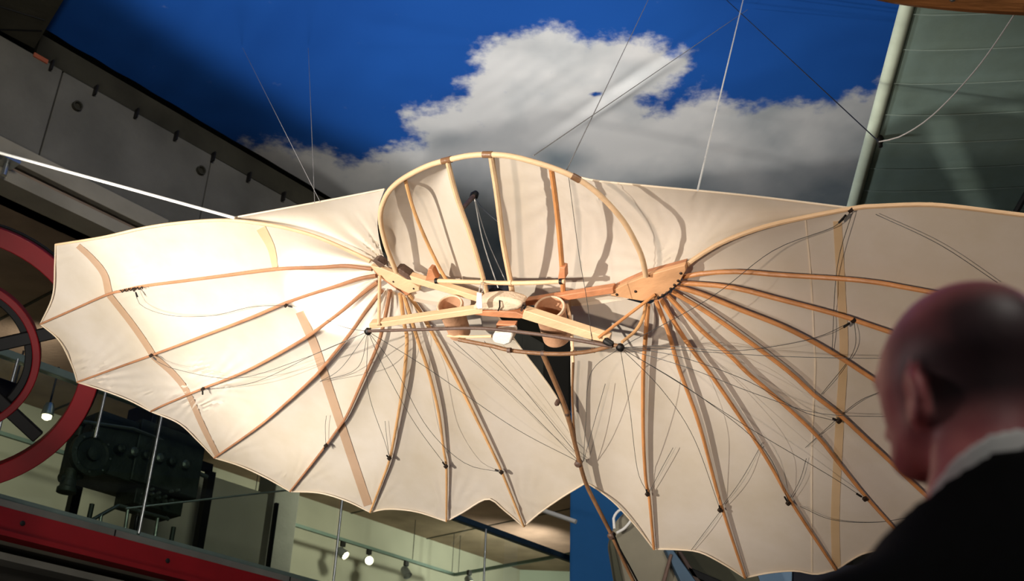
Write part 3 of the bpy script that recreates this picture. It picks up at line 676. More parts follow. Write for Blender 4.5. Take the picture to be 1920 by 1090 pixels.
for pts, h0, h1 in wires:
    c = cr_spline(pts, 22); MB().tube([gp(x, y, h0 + (h1 - h0) * i / 21) for i, (x, y) in enumerate(c)], .0017, 5).build('bracing_wire', M_WIRE, gl)
for x, y, dx, dy in ((1600, 601, -18, 13), (1595, 394, -22, 24), (1573, 790, -12, -5), (1478, 944, -7, -12), (1622, 936, -16, -10), (1350, 957, -1, -8), (1214, 927, -2, -8),
                     (940, 886, -12, -5), (836, 875, -6, -8), (730, 860, -5, -6), (611, 836, -3, 6), (252, 543, 6, 14), (283, 667, 10, 8), (380, 730, 0, 10), (536, 573, 12, 3), (1088, 866, -4, -6)):
    MB().tube([gp(x + dx, y + dy, .03), gp(x + dx * .4, y + dy * .4, .028)], .006, 6).build('turnbuckle', M_IRON, gl)
    MB().tube([gp(x - 2, y - 2, .02), gp(x + 2, y + 2, .02)], .0145, 8).build('rib_clip', M_BOLT, gl)
# wire lashing on rib
MB().tube([gp(x, y + 2.5 * math.sin(x * .8), .02) for x, y in cr_spline([(225, 547), (245, 543), (268, 540)], 30)], .004, 5).build('lashing', M_BOLT, gl)
# tan bands: batten shade painted at left, tape and seam at right
SP = np.array(SAILPTS)
def strip(pts, w0, w1, m, name='tape_and_batten_shade', h=.005, n=40):
    c = cr_spline(pts, n); mb = MB(); vs = []
    for i in range(n):
        a = c[max(0, i - 1)]; b = c[min(n - 1, i + 1)]; d = (b - a) / (np.linalg.norm(b - a) + 1e-9); q = np.array([-d[1], d[0]]); w = w0 + (w1 - w0) * i / (n - 1)
        for s in (-1, 1): x, y = c[i] + q * w * s; vs.append(gp(x, y, h + SP[np.argsort((SP[:, 0] - x) ** 2 + (SP[:, 1] - y) ** 2)[:4], 2].mean()))
    mb.add(vs, [(2 * i, 2 * i + 1, 2 * i + 3, 2 * i + 2) for i in range(n - 1)]); return mb.build(name, m, gl)
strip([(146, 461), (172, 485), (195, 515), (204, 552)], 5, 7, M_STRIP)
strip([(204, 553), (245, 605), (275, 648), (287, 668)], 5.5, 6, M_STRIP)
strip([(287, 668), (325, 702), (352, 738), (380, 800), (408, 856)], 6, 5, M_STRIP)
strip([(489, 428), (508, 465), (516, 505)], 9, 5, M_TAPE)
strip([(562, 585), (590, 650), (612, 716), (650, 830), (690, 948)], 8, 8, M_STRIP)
strip([(1510, 412), (1520, 520), (1526, 640), (1528, 700), (1522, 840), (1522, 1074)], 1.6, 1.6, M_SEAM, 'seam')
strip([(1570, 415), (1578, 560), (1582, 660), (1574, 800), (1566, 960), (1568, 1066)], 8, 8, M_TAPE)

# ================================================================== SUSPENSION CABLES
def cable(name, a, b, r, m, label, cat='cable', sag=0.0, n=12):
    a, b = np.asarray(a), np.asarray(b)
    P = [a + (b - a) * t - np.array([0, 0, sag * 4 * t * (1 - t)]) for t in np.linspace(0, 1, n)]
    return tag(MB().tube(P, r, 6).build(name, m), label, cat)
def to_ceiling(px, py, dx, dy, h):
    """extend a line of sight direction in the photo up to the mural plane"""
    return at_z(px + dx, py + dy, MZ - .02)
cable('suspension_cable', gp(1308, 357, -.02), at_z(1398, -20, MZ - .05), .0055, M_CORD, 'thick white twisted cable holding the right wing from above')
cable('suspension_cable', gp(1063, 318, .18), at_z(1222, -14, MZ - .05), .0035, M_CORDG, 'thin grey cable rising from the bent hoop at the front')
cable('suspension_cable', gp(440, 409, 0), at_depth(-60, 270, 7.2), .010, M_CORD, 'taut bright white cable running from left wing to the upper left')
cable('suspension_cable', at_depth(1648, 266, 6.9), at_z(1345, -16, MZ - .05), .004, M_IRON, 'thin dark wire from the clouds to the green wing edge')
cable('suspension_cable', gp(1000, 292, .2), at_z(1402, 18, MZ - .1), .0028, M_CORDG, 'faint thin wire slanting across the big white cloud')
cable('suspension_cable', gp(600, 378, -.02), at_z(455, 90, MZ - .1), .0022, M_CORDG, 'hair-thin wire in front of the dark blue sky at left')
cable('suspension_cable', gp(590, 380, -.02), at_z(578, 90, MZ - .1), .0022, M_CORDG, 'hair-thin wire dropping through the lit blue sky to left wing')
wp = [at_depth(x, y, d) for x, y, d in ((1648, 266, 6.9), (1690, 255, 6.8), (1750, 215, 6.6), (1830, 130, 6.2), (1900, 30, 5.7), (1920, -10, 5.6))]
tag(MB().tube(cr_spline(wp, 24), .0045, 6).build('hanging_wire', M_CORDG), 'slack pale wire looping across the grey green wing', 'wire')

# ================================================================== SECOND AIRCRAFT (upper right)
aw = thing('aircraft_wing', at_z(1760, 200, 6.7), 'grey green fabric covered aircraft wing with ribs at upper right', 'wing')
def wz(px, py, dz=0): return at_z(px, py, 6.75 + dz)
le0, le1 = wz(1712, -30), wz(1590, 420); ld = (le1 - le0)
cd_ = wz(1990, 250) - wz(1655, 215); cd_ -= ld * cd_.dot(ld) / ld.dot(ld); cd_ /= np.linalg.norm(cd_); CH = 2.6
ribt = [.09, .21, .335, .46, .58, .70, .81, .93, 1.03]
def wing_surface(z0, sgn, name):
    mb = MB(); n, m = 90, 26; vs = []
    for i in range(n):
        t = -.06 + 1.2 * i / (n - 1)
        rd = min(abs(t - q) for q in ribt)
        for j in range(m):
            c = j / (m - 1); th = .075 * (4 * c * (1 - c)) ** .5 * (1 - .55 * c)
            sg = (.014 * (1 - math.exp(-(rd / .012) ** 2))) * (1 if .06 < c else 0)
            vs.append(le0 + ld * t + cd_ * CH * c + np.array([0, 0, z0 + sgn * (th - sg)]))
    mb.add(vs, [(i * m + j, (i + 1) * m + j, (i + 1) * m + j + 1, i * m + j + 1) for i in range(n - 1) for j in range(m - 1)]); return mb.build(name, M_TEAL, aw)
wing_surface(0, -1, 'lower_skin'); wing_surface(0.02, 1, 'upper_skin')
MB().tube([le0 - ld * .06, le1 + ld * .14], .055, 12).build('leading_edge', M_TEALL, aw)
for q in ribt:
    b0 = le0 + ld * q
    MB().tube([b0 + cd_ * CH * c + np.array([0, 0, -.075 * (4 * c * (1 - c)) ** .5 * (1 - .55 * c) - .002]) for c in np.linspace(.015, .97, 18)], .005, 6).build('rib_tape', M_TEALR, aw)
p = at_depth(1648, 266, 6.9)
MB().lathe(at_z(1650, 266, 6.68), (0, 0, -1), [(.03, -.05), (.03, .0), (.018, .02), (.018, .05)], 12).build('wire_fitting', M_IRON, aw)
tag(MB().tube([at_depth(1898, 410, 7.9), at_depth(1960, 300, 8.2)], .022, 8).build('wing_strut', M_BLACK), 'short black strut behind the right wing at frame edge', 'strut')
# varnished timber member at the top right edge
tb = thing('wooden_propeller', at_depth(1800, -10, 4.2), 'varnished wooden blade crossing the top right corner', 'propeller')
mb = MB(); vs = []; n = 30
low = cr_spline([(1580, -14), (1640, 0), (1700, 11), (1780, 20), (1860, 26), (1990, 33)], n); up = cr_spline([(1580, -22), (1640, -40), (1700, -62), (1780, -82), (1860, -95), (1990, -105)], n)
for i in range(n):
    a, b = at_depth(*low[i], 4.2), at_depth(*up[i], 4.2); mid = (a + b) / 2; hw = (a - b) / 2; nn = ray(1800, 0) / np.linalg.norm(ray(1800, 0)) * .035
    for t in np.linspace(0, 2 * math.pi, 15)[:-1]: vs.append(mid + hw * math.cos(t) + nn * math.sin(t))
mb.add(vs, [(i * 14 + j, i * 14 + (j + 1) % 14, (i + 1) * 14 + (j + 1) % 14, (i + 1) * 14 + j) for i in range(n - 1) for j in range(14)] + [tuple(range(14)), tuple((n - 1) * 14 + j for j in range(14))])
bo = mb.build('blade', M_PROP, tb)
MB().lathe(at_depth(1786, -2, 4.16), -ray(1800, 0), [(.012, 0), (.012, .012), (.006, .016)], 10).build('screw', M_STEEL, bo)

# ================================================================== FLYWHEEL (left)
wc = at_depth(-95, 668, 9.0)
def onp(px, py, d=9.0): return at_depth(px, py, d)
fw = thing('flywheel', wc, 'large red flywheel with black spokes at the left edge beside wing tip', 'flywheel')
fn = R @ np.array([.34, -.10, .93]); fn /= np.linalg.norm(fn)
fx = np.cross(np.array([0, 0, 1.]), fn); fx /= np.linalg.norm(fx); fy = np.cross(fn, fx)
RO = 258 * 9.0 / F
def rim(r0, r1, t0, t1, m, name, par=fw):
    mb = MB(); n = 72; vs = []
    for i in range(n):
        a = 2 * math.pi * i / n; d = math.cos(a) * fx * 1.04 + math.sin(a) * fy
        for r, t in ((r0, t0), (r1, t0), (r1, t1), (r0, t1)): vs.append(wc + d * r + fn * t)
    mb.add(vs, [(i * 4 + j, ((i + 1) % n) * 4 + j, ((i + 1) % n) * 4 + (j + 1) % 4, i * 4 + (j + 1) % 4) for i in range(n) for j in range(4)]); return mb.build(name, m, par, bevel=.008)
rr_ = rim(RO - .15, RO, -.10, .06, M_WHEEL, 'rim'); rim(RO - .02, RO + .02, -.16, -.1, M_BLACK, 'rim_flange', rr_)
ri = rim(.60, .66, -.16, .02, M_WHEEL, 'inner_ring'); rim(.54, .60, -.2, -.05, M_BLACK, 'ring_flange', ri)
for a in (18, 78, 138, 198, 258, 318):
    a = math.radians(a + 8); d = math.cos(a) * fx + math.sin(a) * fy; q = np.cross(fn, d)
    MB().box(wc + d * (RO - .15 + .1) / 2 - fn * .03, d * (RO - .25) / 2, q * .055, fn * .03).build('spoke', M_BLACK, fw, bevel=.01)
MB().lathe(wc - fn * .15, fn, [(.16, 0), (.16, .26), (.11, .28), (.11, .34)], 28).build('hub', M_BLACK, fw)
MB().tube([wc - fn * 1.0, wc + fn * .25], .06, 14).build('axle', M_STEEL, fw)
# bearing beam carrying the axle back to the gallery edge
bq = wc - fn * .6
MB().box(bq + np.array([0, 0, -.30]), U * .6, V * .12, (0, 0, .10)).build('bearing_beam', M_BLACK, fw, smooth=False, bevel=.01)
MB().box(bq + np.array([0, 0, -.12]), U * .12, V * .10, (0, 0, .12)).build('bearing_block', M_BLACK, fw, smooth=False, bevel=.02)

# ================================================================== ENGINE on the gallery
ec = ongal(245, 880, .75)
en = thing('aero_engine', G3(ec[0], .75, ZF), 'dark oily piston engine on a stand behind the glass balustrade', 'engine')
EV = .9
def eb(px0, px1, py0, py1, v0, v1, m, name, par=en, bev=.015):
    a = ongal(px0, py1, EV); b = ongal(px1, py0, EV); u0, u1 = a[0], b[0]
    z0 = ongal((px0 + px1) / 2, py1, EV)[2]; z1 = ongal((px0 + px1) / 2, py0, EV)[2]
    return MB().gbox(u0, u1, EV + v0, EV + v1, z0, z1).build(name, m, par, bevel=bev)
blk = eb(135, 320, 800, 915, -.3, .4, M_ENG, 'crankcase')
eb(210, 362, 812, 930, -.34, .35, M_ENG, 'cylinder_block')
eb(255, 372, 770, 850, -.2, .4, M_BLACK, 'cylinder_head')
eb(230, 330, 930, 962, -.2, .25, M_ENG, 'sump')
for i in range(6):
    c = ongal(225 + i * 24, 842 + i * 6, EV - .36); MB().lathe(G3(*c), -V, [(.055, -.1), (.055, .05), (.03, .07)], 16).build('inlet_port', M_ENGL if i % 2 else M_ENG, en)
    c = ongal(150 + i * 26, 806 + i * 7, EV - .2); MB().lathe(G3(*c), (0, 0, 1), [(.035, -.08), (.035, .04), (.05, .05), (.05, .08), (.02, .1)], 12).build('valve_cover', M_ENG, en)
c = ongal(172, 852, EV - .32); fo = MB().lathe(G3(*c), -V, [(.26, -.05), (.26, .02), (.2, .03), (.18, .01), (.08, .01), (.08, .06), (.03, .07)], 36).build('drive_disc', M_ENG, en)
for a in range(8):
    MB().lathe(G3(c[0] + .22 * math.cos(a * .785), EV - .35, c[2] + .22 * math.sin(a * .785)), -V, [(.014, 0), (.014, .012)], 8).build('bolt', M_ENGL, fo)
c = ongal(128, 905, EV - .2); MB().lathe(G3(*c), (0, 0, -1), [(.08, -.15), (.09, .05), (.11, .07), (.11, .12)], 18).build('exhaust_stub', M_ENG, en)
c = ongal(112, 897, EV - .2); MB().tube([G3(c[0], EV - .2, c[2]), G3(c[0] + .25, EV - .2, c[2] + .1)], .05, 12).build('intake_pipe', M_ENG, en)
c = ongal(372, 888, EV); MB().tube([G3(c[0] - .2, EV, c[2] + .02), G3(c[0] + .14, EV, c[2] - .01)], .028, 10).build('shaft', M_ENGL, en)
pa, pb = ongal(150, 790, EV - .3), ongal(330, 836, EV - .3); MB().tube([G3(*pa), G3((pa[0] + pb[0]) / 2, EV - .36, (pa[2] + pb[2]) / 2 + .05), G3(*pb)], .022, 8).build('fuel_pipe', M_ENGL, en)
for i in range(9):
    c = ongal(285 + (i % 5) * 12, 918 + (i * 7) % 26, EV - .36); MB().lathe(G3(*c), -V, [(.02, -.02), (.02, .03), (.012, .04)], 10).build('nut', M_ENGL, en)
st = thing('engine_stand', G3(ec[0], .8, ZF), 'steel tube trestle carrying the dark engine', 'stand')
for (x0, y0, x1, y1) in ((222, 948, 168, 978), (222, 948, 310, 972), (190, 965, 186, 990), (240, 955, 234, 998), (296, 972, 290, 1010), (310, 970, 316, 975)):
    a, b = ongal(x0, y0, EV - .2), ongal(x1, y1, EV - .2); zb = max(ZF - .02, b[2]); MB().tube([G3(*a), G3(b[0], EV - .2, zb)], .022, 8).build('tube', M_ENGL, st)
for (u_, v_) in ((-.5, .3), (.6, .3), (-.5, 1.1), (.6, 1.1)): MB().tube([G3(ec[0] + u_, v_ + .25, ZF - .02), G3(ec[0] + u_, v_ + .25, 4.75)], .03, 8).build('leg', M_ENG, st)
a, b = ongal(236, 954, .3), ongal(545, 919, .3)
b = ongal(545, 919, .45); a = ongal(236, 954, .25)
tag(MB().tube([G3(*a), G3(*b)], .012, 8).build('barrier_rail', M_STEEL), 'thin bright steel rail slanting behind glass beside the engine', 'rail')
# dark display frame behind the engine, partitions and furniture of the gallery
df = thing('display_frame', G3(*ongal(250, 850, 2.6)[:2], ZF), 'tall dark steel display frame standing behind the engine', 'frame')
a = ongal(188, 760, 2.6); b = ongal(300, 800, 2.6)
MB().gbox(a[0] - .1, b[0] + 1.0, 2.6, 2.7, 6.35, 6.47).build('lintel', M_BLACK, df, smooth=False)
for uu in (a[0] - .1, b[0] - .1, b[0] + .95): MB().gbox(uu, uu + .12, 2.6, 2.72, ZF - .02, 6.36).build('upright', M_BLACK, df, smooth=False)
pt = MB().gbox(ongal(300, 800, 3.4)[0], ongal(500, 950, 3.4)[0], 3.4, 3.5, ZF - .02, 6.6).build('partition', M_WALLB, smooth=False, bevel=.01)
tag(pt, 'low beige partition wall in the gallery behind the engine', 'partition')
u0 = ongal(505, 1000, 4.2)[0]
tag(MB().gbox(u0, u0 + .55, 4.2, 4.7, ZF - .02, 7.83).build('concrete_column', M_CONC, smooth=False, bevel=.02), 'grey concrete column between the dark and light gallery bays', 'column')
bn = thing('bench', G3(ongal(400, 1030, 1.6)[0], 1.6, ZF), 'long low black bench on the gallery behind the red beam', 'bench')
u1, u2 = ongal(320, 1010, 1.6)[0], ongal(500, 1060, 1.6)[0]
MB().gbox(u1, u2, 1.5, 2.0, 4.72, 4.86).build('seat', M_BLACK, bn, smooth=False, bevel=.02)
for q in (u1 + .1, u2 - .2): MB().gbox(q, q + .1, 1.55, 1.95, ZF - .02, 4.73).build('leg', M_BLACK, bn, smooth=False)
ps = thing('black_post', G3(ongal(508, 1010, 1.4)[0], 1.4, ZF), 'slim black upright post with foot at the bench end', 'post')
uq = ongal(510, 1010, 1.4)[0]
MB().gbox(uq - .025, uq + .025, 1.38, 1.43, ZF - .02, 5.75).build('shaft', M_BLACK, ps, smooth=False)
MB().gbox(uq - .10, uq + .10, 1.3, 1.5, ZF - .02, ZF + .1).build('foot', M_BLACK, ps, smooth=False)
# lighting track with spotlights
TV = 5.4; TZ = ongal(634, 1010, TV)[2]; UT = ongal(853, 1078, TV)[0]
tk = thing('lighting_track', G3(9, TV, TZ), 'grey lighting track hung from rods under the gallery ceiling', 'track')
MB().gbox(2.0, UT, TV - .03, TV + .03, TZ - .03, TZ + .03).build('track_bar', M_RAIL, tk, smooth=False)
MB().gbox(UT - .03, UT + .03, 1.5, TV - .03, TZ - .03, TZ + .03).build('track_bar', M_RAIL, tk, smooth=False)
for q in (463, 540, 775, 850, 862): q = ongal(q, 1030, TV)[0]; MB().tube([G3(q, TV, TZ), G3(q, TV, 7.85)], .008, 6).build('hanger_rod', M_IRON, tk)
def spotlight(px, py, lit, label, v=TV, dirv=(0, -.6, -.8)):
    uq = ongal(px, py, v); p = G3(uq[0], v, TZ - .03)
    t = thing('spotlight', p, label, 'lamp', 'track spotlights in the gallery')
    MB().box(p + np.array([0, 0, -.05]), U * .05, V * .03, (0, 0, .05)).build('adapter', M_IRON, t, smooth=False)
    MB().tube([p + np.array([0, 0, -.08]), p + np.array([0, 0, -.2])], .012, 8).build('arm', M_IRON, t)
    d = U * dirv[0] + V * dirv[1] + np.array([0, 0, dirv[2]]); d /= np.linalg.norm(d); q = p + np.array([0, 0, -.22])
    cn = MB().lathe(q - d * .12, d, [(.05, 0), (.075, .03), (.085, .1), (.095, .24), (.085, .24), (.075, .20)], 20).build('can', M_LAMPM, t)
    MB().lathe(q + d * .085, d, [(.074, 0), (.074, .02), (.05, .03)], 20).build('lens', M_LAMP if lit else M_LAMPM, cn)
spotlight(463, 965, False, 'unlit track spotlight nearest the concrete column')
spotlight(643, 1020, True, 'lit track spotlight just right of a steel balustrade post', dirv=(.25, -.75, -.6))
spotlight(692, 1034, True, 'brightest round track spotlight facing the viewer', dirv=(-.5, -.85, -.25))
spotlight(762, 1053, False, 'small unlit track spotlight between lit lamp and track corner')
spotlight(880, 1076, True, 'track spotlight at the corner of the track low in frame', v=TV - .6, dirv=(-.2, -.6, -.7))
# lamp behind the flywheel
def bare_lamp(px, py, d, label):
    p = at_depth(px, py, d); t = thing('ceiling_lamp', p + np.array([0, 0, .25]), label, 'lamp', 'lamps behind the flywheel')
    MB().tube([p + np.array([0, 0, .1]), p + np.array([0, 0, .55])], .012, 8).build('stem', M_IRON, t)
    MB().lathe(p + np.array([0, 0, .1]), (0, 0, -1), [(.04, 0), (.06, .05), (.07, .14), (.06, .15)], 18).build('housing', M_STEEL, t)
    MB().lathe(p + np.array([0, 0, -.05]), (0, 0, -1), [(.05, 0), (.05, .03), (.02, .05)], 16).build('bulb', M_LAMP, t)
bare_lamp(90, 772, 12.5, 'small lit lamp glimpsed between flywheel spokes nearer the rim')
bare_lamp(22, 742, 12.3, 'small lit lamp by the left frame edge behind inner wheel ring')
# spotlight bracket on fascia at the far left
pb_ = ongalp(12, 312, -.1)
t = thing('wall_bracket', pb_, 'small grey steel bracket on the concrete edge at far left', 'bracket')
MB().box(pb_ + np.array([0, 0, .05]), U * .09, V * .12, (0, 0, .02)).build('plate', M_STEEL, t, smooth=False)
MB().tube([pb_ + np.array([0, 0, .04]), pb_ + np.array([0, 0, -.12])], .03, 10).build('stub', M_STEEL, t)

# ================================================================== BLUE BANNER and other craft at the bottom right
def yb(px, py, y): return at_y(px, py, y)
bx0, bx1 = yb(1069, 1000, YE - .25), yb(1176, 1000, YE - .25)
mb = MB(); vs = []; n = 24
for i in range(n):
    for z in np.linspace(2.0, 9.2, 16):
        vs.append((bx0[0] + (bx1[0] + .6 - bx0[0]) * i / (n - 1), YE - .25 + .01 * math.sin(i * .9), z))
mb.add(vs, [(i * 16 + j, (i + 1) * 16 + j, (i + 1) * 16 + j + 1, i * 16 + j + 1) for i in range(n - 1) for j in range(15)])
bnr = mb.build('blue_banner', M_BLUE); tag(bnr, 'tall plain blue cloth banner hanging behind the glider tail', 'banner')
sm = bnr.modifiers.new('thickness', 'SOLIDIFY'); sm.thickness = .01
# grey canvas nacelle of another craft
nc = thing('canvas_craft', yb(1210, 1090, 11.0), 'grey olive canvas hull of another craft below the right wing', 'aircraft')
def plate(px_poly, y, th, m, name, parent, bev=.01):
    return MB().prism([at_y(x, yy, y) for x, yy in px_poly], (0, th, 0)).build(name, m, parent, bevel=bev)
plate([(1146, 1000), (1156, 975), (1172, 958), (1200, 950), (1240, 1010), (1262, 1040), (1300, 1110), (1260, 1180), (1176, 1180), (1160, 1080)], 11.0, .5, M_GREYF, 'hull', nc, .05)
plate([(1146, 1002), (1154, 1030), (1170, 1100), (1190, 1180), (1178, 1180), (1154, 1085), (1144, 1020)], 10.95, .15, M_OLIVE, 'hull_edge', nc)
MB().tube(cr_spline([at_y(*q, 10.9) for q in ((1152, 992), (1150, 975), (1158, 960), (1172, 955), (1184, 972), (1172, 990), (1156, 1000))], 24), .014, 8).build('white_piping', M_CORD, nc)
plate([(1246, 1028), (1262, 1030), (1320, 1110), (1300, 1140)], 10.9, .12, M_RAILB, 'strut', nc)
plate([(1256, 1038), (1262, 1040), (1244, 1110), (1236, 1110)], 10.88, .06, M_DARKW, 'strut', nc)
cw = thing('olive_wing', yb(1340, 1070, 11.6), 'dark olive canvas wing with brown spar under right wing edge', 'wing')
plate([(1264, 1030), (1330, 1030), (1420, 1075), (1440, 1130), (1300, 1130)], 11.6, .15, M_OLIVE, 'skin', cw)
plate([(1270, 1034), (1278, 1034), (1340, 1130), (1326, 1130)], 11.5, .08, M_DARKW, 'spar', cw)
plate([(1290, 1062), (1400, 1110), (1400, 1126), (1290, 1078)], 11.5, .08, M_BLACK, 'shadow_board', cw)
tag(plate([(1395, 1060), (1486, 1060), (1484, 1130), (1400, 1130)], 13.0, .1, M_LBLUE, 'pale_blue_panel', None), 'pale blue wall panel peeping below the right wing hem', 'panel')
tag(plate([(1488, 1060), (1640, 1060), (1640, 1130), (1486, 1130)], 13.0, .1, M_NAVY, 'navy_panel', None), 'dark navy wall panel beside the pale blue one', 'panel')
# white tube under the gallery soffit
a, b = at_depth(1005, 953, 17.0), at_depth(1080, 979, 16.6)
tag(MB().tube([a, b], .035, 10).build('white_conduit', M_TAG), 'short white tube below the ceiling left of the blue banner', 'tube')
# dark beam line in the soffit zone
a, b = at_depth(985, 1010, 17.5), at_depth(1080, 985, 17.5)

# ================================================================== PERSON
HD = 1.29
HC = at_depth(1802, 716, HD)
PHI = math.radians(47)
aw_ = np.array([HC[0] - CAM[0], HC[1] - CAM[1], 0]); aw_ /= np.linalg.norm(aw_)
def rotz(v, a): c, s = math.cos(a), math.sin(a); return np.array([v[0] * c - v[1] * s, v[0] * s + v[1] * c, v[2]])
face = rotz(aw_, PHI); fx_ = np.array([face[1], -face[0], 0])            # face direction, person's right
bdir = rotz(aw_, math.radians(44)); bx_ = np.array([bdir[1], -bdir[0], 0])
def smin(a, b, kk): h = np.clip(.5 + .5 * (b - a) / kk, 0, 1); return b * (1 - h) + a * h - kk * h * (1 - h)
def surfnet(fun, lo, hi, st):
    lo = np.array(lo); n = np.ceil((np.array(hi) - lo) / st).astype(int) + 1
    g = np.meshgrid(*[lo[i] + st * np.arange(n[i]) for i in range(3)], indexing='ij')
    D = fun(np.stack(g, -1).astype(np.float32)); ins = D < 0
    s = np.zeros(n - 1); cnt = np.zeros(n - 1, int); acc = np.zeros(tuple(n - 1) + (3,))
    def sl(o): return tuple(slice(o[i], n[i] - 1 + o[i]) for i in range(3))
    cor = [(i, j, l) for i in (0, 1) for j in (0, 1) for l in (0, 1)]
    for a in cor:
        for ax in range(3):
            if a[ax]: continue
            b = list(a); b[ax] = 1; b = tuple(b)
            da, db = D[sl(a)], D[sl(b)]; m = (da < 0) != (db < 0); t = np.where(m, da / (da - db + 1e-12), 0)
            for q in range(3): acc[..., q] += np.where(m, a[q] + (t if q == ax else 0), 0)
            cnt += m
    act = cnt > 0; idx = -np.ones(act.shape, int); idx[act] = np.arange(act.sum())
    cell = np.stack(np.nonzero(act), -1); v = lo + st * (cell + acc[act] / cnt[act][:, None]); fs = []
    for ax in range(3):
        o1, o2 = (ax + 1) % 3, (ax + 2) % 3
        A = ins[tuple(slice(0, -1) if i == ax else slice(None) for i in range(3))]; B = ins[tuple(slice(1, None) if i == ax else slice(None) for i in range(3))]
        p = np.stack(np.nonzero(A != B), -1); p = p[(p[:, o1] > 0) & (p[:, o2] > 0) & (p[:, o1] < n[o1] - 1) & (p[:, o2] < n[o2] - 1)]
        e1 = np.eye(3, dtype=int)[o1]; e2 = np.eye(3, dtype=int)[o2]; G = lambda q: idx[q[:, 0], q[:, 1], q[:, 2]]
        quad = np.stack([G(p - e1 - e2), G(p - e2), G(p), G(p - e1)], -1); fl = ~A[p[:, 0], p[:, 1], p[:, 2]]; quad[fl] = quad[fl][:, ::-1]; fs.append(quad)
    return v, np.concatenate(fs)
def to_local(P, o, ex, ey): q = P - o; return np.stack([q @ ex, q @ ey, q[..., 2]], -1)
def ell(L, c, r): q = (L - np.array(c)) / np.array(r); n = np.linalg.norm(q, axis=-1); return (n - 1) * min(r)
def caps(L, a, b, ra, rb):
    a, b = np.array(a), np.array(b); d = b - a; t = np.clip(((L - a) @ d) / d.dot(d), 0, 1); return np.linalg.norm(L - a - t[..., None] * d, axis=-1) - (ra + (rb - ra) * t)
NECK = HC + np.array([0, 0, -.21]) - face * .045
SH = np.array([NECK[0], NECK[1], HC[2] - .232]) + bdir * .012 - R[:, 0] * np.array([.030, .030, 0])
FEET = SH[2]
def f_head(P):
    L = to_local(P, HC, fx_, face); L[..., 2] = L[..., 2] / .88
    La = L.copy(); La[..., 0] = np.abs(La[..., 0])
    d = ell(L, (0, -.014, .028), (.083, .104, .100))
    d = smin(d, ell(L, (0, .03, -.005), (.067, .072, .085)), .03)
    d = smin(d, ell(L, (0, .038, -.06), (.052, .058, .058)), .03)
    d = smin(d, ell(L, (0, .074, -.088), (.024, .022, .020)), .03)
    d = smin(d, caps(La, (.052, .0, -.062), (.022, .07, -.090), .020, .018), .025)
    d = smin(d, caps(L, (0, .098, .01), (0, .117, -.030), .010, .014), .014)
    d = smin(d, caps(La, (.004, .112, -.034), (.014, .106, -.036), .010, .009), .008)
    d = smin(d, caps(La, (.01, .093, .026), (.045, .078, .022), .011, .010), .014)
    d = smin(d, caps(La, (0, .095, -.062), (.018, .088, -.063), .008, .005), .008)
    d = smin(d, caps(La, (0, .092, -.073), (.014, .087, -.073), .008, .005), .008)
    d = -smin(-d, ell(La, (.032, .100, .005), (.017, .014, .012)), .012)
    d = smin(d, ell(La, (.032, .080, .005), (.013, .014, .012)), .004)
    return d, L, La
def f_ear(La):
    q = (La - np.array([.080, -.006, -.042])) / np.array([1, 1, .92]); c, s = math.cos(.5), math.sin(.5)
    qx = q[..., 0] * c + q[..., 1] * s; qy = -q[..., 0] * s + q[..., 1] * c; qz = q[..., 2]
    E = np.stack([qx, qy, qz], -1)
    d = ell(E, (0, -.004, .004), (.010, .021, .034)); d = smin(d, ell(E, (0, .002, -.026), (.008, .012, .013)), .01)
    return -smin(-d, ell(E, (.009, .003, .002), (.008, .012, .019)), .005)
def f_body(P):
    d, L, La = f_head(P)
    d = smin(d, f_ear(La), .008)
    B = to_local(P, SH, bx_, bdir); Ba = B.copy(); Ba[..., 0] = np.abs(Ba[..., 0])
    nk = to_local(np.array([NECK]), SH, bx_, bdir)[0]; hk = to_local(np.array([HC - face * .035 + np.array([0, 0, -.05])]), SH, bx_, bdir)[0]
    d = smin(d, caps(B, hk, (0, -.012, -.02), .058, .060), .03)
    d = smin(d, caps(Ba, (0, -.02, -.05), (.14, -.02, -.115), .045, .042), .03)
    d = smin(d, ell(B, (0, 0, -.20), (.17, .11, .26)), .06)
    d = smin(d, ell(B, (0, 0, -.52), (.165, .115, .16)), .08)
    d = smin(d, caps(Ba, (.155, -.02, -.13), (.245, -.03, -.34), .040, .040), .04)
    d = smin(d, caps(Ba, (.245, -.03, -.34), (.25, .04, -.58), .040, .029), .02)
    d = smin(d, caps(Ba, (.09, 0, -.58), (.095, .01, -.98), .085, .058), .05)
    d = smin(d, caps(Ba, (.095, .01, -.98), (.10, -.02, -FEET + .08), .056, .040), .03)
    # hand: palm, four unequal bent fingers, thumb from the side of the palm
    d = smin(d, ell(Ba, (.25, .05, -.645), (.020, .042, .055)), .015)
    for i, (yy, ln) in enumerate(((.082, .062), (.061, .072), (.040, .068), (.021, .052))):
        d = np.minimum(d, caps(Ba, (.25, yy, -.685), (.243, yy + .004, -.685 - ln * .6), .0095, .009))
        d = np.minimum(d, caps(Ba, (.243, yy + .004, -.685 - ln * .6), (.225, yy + .003, -.685 - ln), .009, .008))
    d = smin(d, caps(Ba, (.245, .085, -.63), (.232, .112, -.665), .012, .010), .008)
    d = smin(d, caps(Ba, (.232, .112, -.665), (.225, .112, -.692), .010, .008), .004)
    return d
def smooth_mesh(name, v, f, material, parent, org):
    me = bpy.data.meshes.new(name); me.from_pydata((v - org).tolist(), [], f.tolist())
    for p in me.polygons: p.use_smooth = True
    me.materials.append(material); o = bpy.data.objects.new(name, me); COL.objects.link(o)
    if parent: o.parent = parent
    o.update_tag()
    m = o.modifiers.new('smooth', 'SMOOTH'); m.factor = .5; m.iterations = 2
    return o
PORG = np.array([SH[0], SH[1], 0.0])
pe = thing('person', PORG, 'bald man in black suit and white collar seen from behind at right', 'person')
ext = .36
